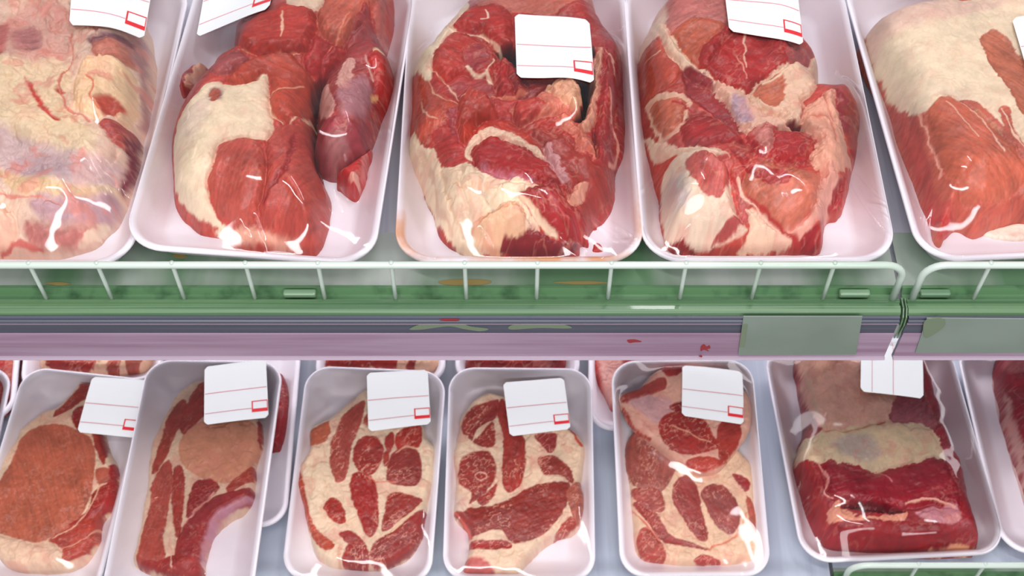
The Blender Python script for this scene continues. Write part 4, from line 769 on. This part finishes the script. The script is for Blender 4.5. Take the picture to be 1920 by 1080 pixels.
p = Package(((1146, 673), (1410, 674), (1450, 1084), (1162, 1080)), label='two overlapping marbled pork slices in one narrow tray, lower shelf', tilt=.036, **SM)
p.meat('pork_slice', [(1172, 835), (1200, 800), (1280, 790), (1350, 800), (1388, 850), (1408, 880), (1416, 960), (1419, 1000), (1415, 1048), (1382, 1062), (1250, 1062), (1195, 1046), (1185, 1000), (1181, 930), (1172, 880)], .016, [
    ([(1172, 830), (1230, 800), (1275, 850), (1262, 890), (1240, 922), (1200, 916), (1178, 900)], (168, 82, 70), .5, dict(fib=75, marble=.4)),
    ([(1184, 920), (1230, 915), (1246, 940), (1240, 962), (1200, 946)], (184, 82, 72), 0, dict(marble=.9)),
    ([(1260, 926), (1270, 900), (1290, 893), (1310, 920), (1316, 960), (1329, 1005), (1310, 1012), (1280, 972), (1262, 942)], (168, 58, 52), .8, dict(fib=-60, marble=.7)),
    ([(1314, 926), (1330, 909), (1360, 914), (1386, 950), (1386, 985), (1370, 1002), (1340, 982), (1325, 952)], (162, 66, 60), .6, dict(fib=-60, marble=.9)),
    ([(1186, 946), (1215, 943), (1242, 980), (1262, 1005), (1332, 1030), (1280, 1024), (1238, 1012), (1212, 976)], (170, 58, 52), -.5, dict(marble=.5)),
    ([(1194, 1012), (1210, 988), (1242, 1020), (1242, 1058), (1200, 1048)], (190, 74, 62), .5, dict(marble=.6)),
    ([(1372, 888), (1392, 893), (1407, 905), (1400, 922), (1385, 910)], (170, 44, 48), 0),
    ([(1400, 930), (1414, 950), (1419, 1000), (1408, 985)], (196, 90, 70), 0),
    ([(1300, 1050), (1320, 1040), (1350, 1060), (1310, 1062)], (190, 70, 64), 0)],
    [([(1180, 960), (1200, 970), (1235, 1012)], .8, (220, 110, 90), -.8), ([(1330, 1030), (1380, 1005), (1400, 960)], .9, (222, 130, 100), -1)],
    base=(236, 198, 166), edge=.006, lump=.45, warp=.3, mf=1.7, grain=.6, relief=1, res=.0007, seed=75, marble=.6, label='lower marbled slice')
p.meat('pork_slice', [(1240, 690), (1275, 672), (1310, 686), (1385, 722), (1408, 758), (1407, 802), (1392, 832), (1366, 868), (1340, 890), (1310, 894), (1268, 872), (1230, 842), (1198, 816), (1176, 790), (1162, 745), (1198, 726), (1222, 702)], .013, [
    ([(1165, 742), (1215, 718), (1246, 705), (1246, 728), (1215, 742), (1175, 755)], (176, 70, 60), 0, dict(fib=30)),
    ([(1232, 682), (1275, 670), (1282, 695), (1250, 704)], (180, 50, 46), 0),
    ([(1180, 752), (1240, 742), (1262, 765), (1232, 792), (1200, 770)], (212, 166, 166), 0, dict(soft=.002)),
    ([(1234, 802), (1245, 780), (1270, 771), (1312, 780), (1342, 822), (1347, 842), (1290, 852), (1250, 837)], (178, 52, 46), .6, dict(marble=.8)),
    ([(1255, 760), (1290, 752), (1320, 775), (1270, 772)], (160, 46, 44), 0),
    ([(1348, 797), (1386, 788), (1382, 842), (1350, 864)], (178, 60, 50), .6),
    ([(1285, 872), (1320, 886), (1362, 870), (1350, 860), (1310, 855)], (206, 74, 62), 0),
    ([(1165, 760), (1190, 800), (1220, 822), (1205, 822), (1175, 795)], (186, 66, 56), 0)],
    [([(1262, 800), (1290, 812), (1330, 830)], .6, (228, 160, 130))],
    base=(228, 176, 156), edge=.007, lump=.45, warp=.3, mf=1.7, grain=.6, relief=1, res=.0007, seed=76, z0=.019, marble=.7, label='upper marbled slice')
p.wrap([(1, 1, 2, 2, 1, 0, 0)], seed=15).label((1279, 685), (1391, 698), (1394, 797), (1278, 780))

p = Package(((1425, 640), (1782, 640), (1892, 1046), (1507, 1046)), label='deep red folded brisket with pink fat in the large tray, lower right', zdeck=LZ, H=.028, R=.028)
p.meat('folded_brisket', [(1494, 668), (1520, 640), (1612, 630), (1700, 660), (1738, 705), (1752, 760), (1776, 850), (1792, 885), (1806, 950), (1818, 1000), (1824, 1034), (1795, 1042), (1640, 1040), (1560, 1028), (1538, 1008), (1514, 970), (1500, 925), (1489, 880), (1500, 838), (1512, 800), (1502, 720)], .042, [
    ([(1494, 662), (1620, 640), (1700, 690), (1738, 740), (1738, 780), (1660, 797), (1600, 812), (1545, 806), (1520, 770), (1504, 720)], (246, 192, 168), -2, dict(soft=.0012)),
    ([(1680, 745), (1700, 700), (1738, 740), (1754, 802), (1700, 802), (1668, 785)], (192, 98, 106), -2),
    ([(1498, 790), (1520, 770), (1535, 810), (1510, 830)], (176, 96, 96), -4),
    ([(1488, 872), (1500, 838), (1540, 808), (1600, 798), (1660, 788), (1742, 798), (1772, 862), (1742, 867), (1700, 882), (1650, 887), (1600, 872), (1540, 867), (1500, 874)], (232, 208, 172), 1, dict(warp=1.4)),
    ([(1560, 830), (1620, 815), (1650, 850), (1620, 868), (1570, 850)], (206, 186, 172), 0, dict(soft=.004)),
    ([(1545, 874), (1620, 887), (1700, 872), (1746, 862), (1776, 872), (1802, 950), (1760, 946), (1700, 952), (1620, 946), (1560, 936)], (160, 30, 46), 3, dict(fib=10, marble=.25)),
    ([(1490, 882), (1530, 872), (1542, 930), (1562, 972), (1540, 992), (1504, 932)], (170, 42, 46), 0, dict(fib=70)),
    ([(1554, 966), (1566, 942), (1585, 950), (1600, 962), (1650, 967), (1702, 955), (1692, 976), (1640, 985), (1600, 972), (1562, 974)], (228, 156, 128), 1, dict(warp=1.8)),
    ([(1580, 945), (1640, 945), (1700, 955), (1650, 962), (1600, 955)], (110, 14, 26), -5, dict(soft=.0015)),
    ([(1718, 958), (1788, 948), (1802, 972), (1762, 982)], (196, 130, 140), 1, dict(soft=.0015)),
    ([(1575, 980), (1700, 975), (1752, 980), (1802, 1000), (1792, 1022), (1700, 1034), (1600, 1036)], (156, 22, 32), 1, dict(fib=5)),
    ([(1738, 1036), (1815, 1020), (1826, 1036), (1800, 1044)], (230, 168, 128), 0)],
    [([(1535, 870), (1550, 900), (1545, 925), (1560, 935)], 1.2, (228, 150, 140)), ([(1640, 882), (1662, 895), (1670, 905)], .5, (226, 130, 140)), ([(1700, 945), (1750, 938), (1790, 952)], .9, (230, 170, 150), 1), ([(1510, 700), (1530, 750), (1545, 800)], 2, (238, 200, 170), 1.5), ([(1550, 808), (1600, 805), (1660, 790)], .9, (214, 120, 90), -2)],
    base=(164, 36, 46), edge=.02, seed=77, rough=.6, marble=.2, label='deep red folded brisket')
p.wrap([(1500, 960, 1540, 930, 20, 3, .3)], seed=16).label((1608, 628), (1722, 640), (1731, 749), (1613, 735), rot90=True)

p = Package(((1790, 640), (2130, 640), (2260, 1040), (1880, 1034)), label='tray with dark red striped cut at the right picture edge, lower shelf', zdeck=LZ, H=.028, R=.028)
p.meat('striped_cut', [(1870, 672), (1905, 662), (2000, 675), (2060, 760), (2090, 900), (1990, 985), (1935, 960), (1908, 880), (1882, 780)], .036, [
    ([(1880, 740), (1895, 760), (1935, 900), (1940, 950), (1915, 900), (1890, 810)], (226, 170, 160), 0, dict(soft=.0012)), ([(1872, 672), (1905, 664), (1950, 680), (1900, 700)], (206, 110, 110), 0, dict(soft=.002))],
    base=(172, 34, 48), edge=.014, seed=78, marble=.3)
p.meat('absorbent_pad', [(1862, 730), (1872, 720), (1925, 880), (1960, 980), (1935, 985), (1900, 880)], .004, base=(222, 190, 186), edge=.003, seed=4, lump=.2)
p.wrap(seed=17)

# ---- lower shelf, trays behind and beneath
p = Package(((330, 600), (565, 600), (542, 988), (262, 988)), label='tray hidden beneath the raised rib chop tray, its right rim visible', **SM)
p.meat('dark_cut', [(440, 720), (520, 700), (542, 730), (542, 800), (530, 846), (515, 850), (480, 840), (440, 800)], .017, base=(150, 28, 34), edge=.006, lump=.45, warp=.3, mf=1.7, grain=.6, relief=1, res=.0007, seed=79)
p = Package(((1110, 480), (1350, 480), (1372, 810), (1098, 808)), label='small back tray showing its round corner between the blade steak and slice trays', **SM)
p.meat('red_cut', [(1108, 672), (1150, 640), (1220, 640), (1260, 700), (1240, 770), (1160, 776), (1135, 750), (1112, 715)], .018, [([(1122, 640), (1165, 640), (1160, 720), (1150, 760), (1128, 720)], (206, 150, 140), 0, dict(soft=.003))], base=(178, 44, 44), edge=.006, lump=.45, warp=.3, mf=1.7, grain=.6, relief=1, res=.0007, seed=80, marble=.4)
def back(corners, nm, outl, regs, base, lab, H=.018, seed=1):
    q = Package(corners, label=lab, **SM); q.meat(nm, outl, H, regs, base=base, edge=.008, seed=seed, marble=.5); return q
back(((72, 380), (320, 380), (300, 722), (40, 724)), 'neck_steak', [(78, 690), (95, 600), (200, 560), (280, 600), (292, 680), (250, 706), (120, 708)], [([(88, 690), (92, 660), (130, 655), (172, 665), (176, 692), (130, 698)], (172, 50, 42), 1), ([(200, 692), (215, 650), (232, 640), (222, 690)], (186, 80, 62), 1), ([(235, 692), (250, 650), (272, 660), (262, 695)], (186, 90, 72), 1)], (234, 190, 156), 'back row neck steak peeking over the tan pork chop tray', seed=81)
back(((-215, 380), (60, 380), (22, 800), (-280, 800)), 'dark_steak', [(-150, 700), (-40, 600), (48, 620), (46, 690), (20, 770), (-40, 790)], [([(10, 660), (30, 660), (20, 740), (5, 720)], (196, 80, 66), 0)], (172, 44, 38), 'dark red steak tray at the left picture edge, behind the cut-off tray', .016, 82)
back(((612, 380), (838, 380), (834, 722), (590, 722)), 'neck_steak', [(608, 690), (630, 590), (740, 560), (820, 610), (830, 680), (812, 704), (700, 706), (625, 704)], [([(614, 690), (618, 668), (690, 665), (692, 692)], (176, 50, 44), 1), ([(700, 692), (702, 664), (745, 660), (742, 690)], (172, 46, 40), 1), ([(760, 690), (775, 672), (780, 680), (776, 692)], (176, 60, 50), 1)], (234, 188, 156), 'back row marbled steak peeking over the round neck steak tray', seed=83)
back(((864, 380), (1080, 380), (1088, 720), (852, 720)), 'neck_steak', [(872, 690), (890, 590), (980, 560), (1050, 600), (1062, 680), (1040, 702), (960, 704), (885, 702)], [([(1000, 688), (1010, 668), (1035, 666), (1030, 688)], (210, 110, 100), 0)], (170, 50, 46), 'back row dark red steak peeking over the blade steak tray', seed=84)
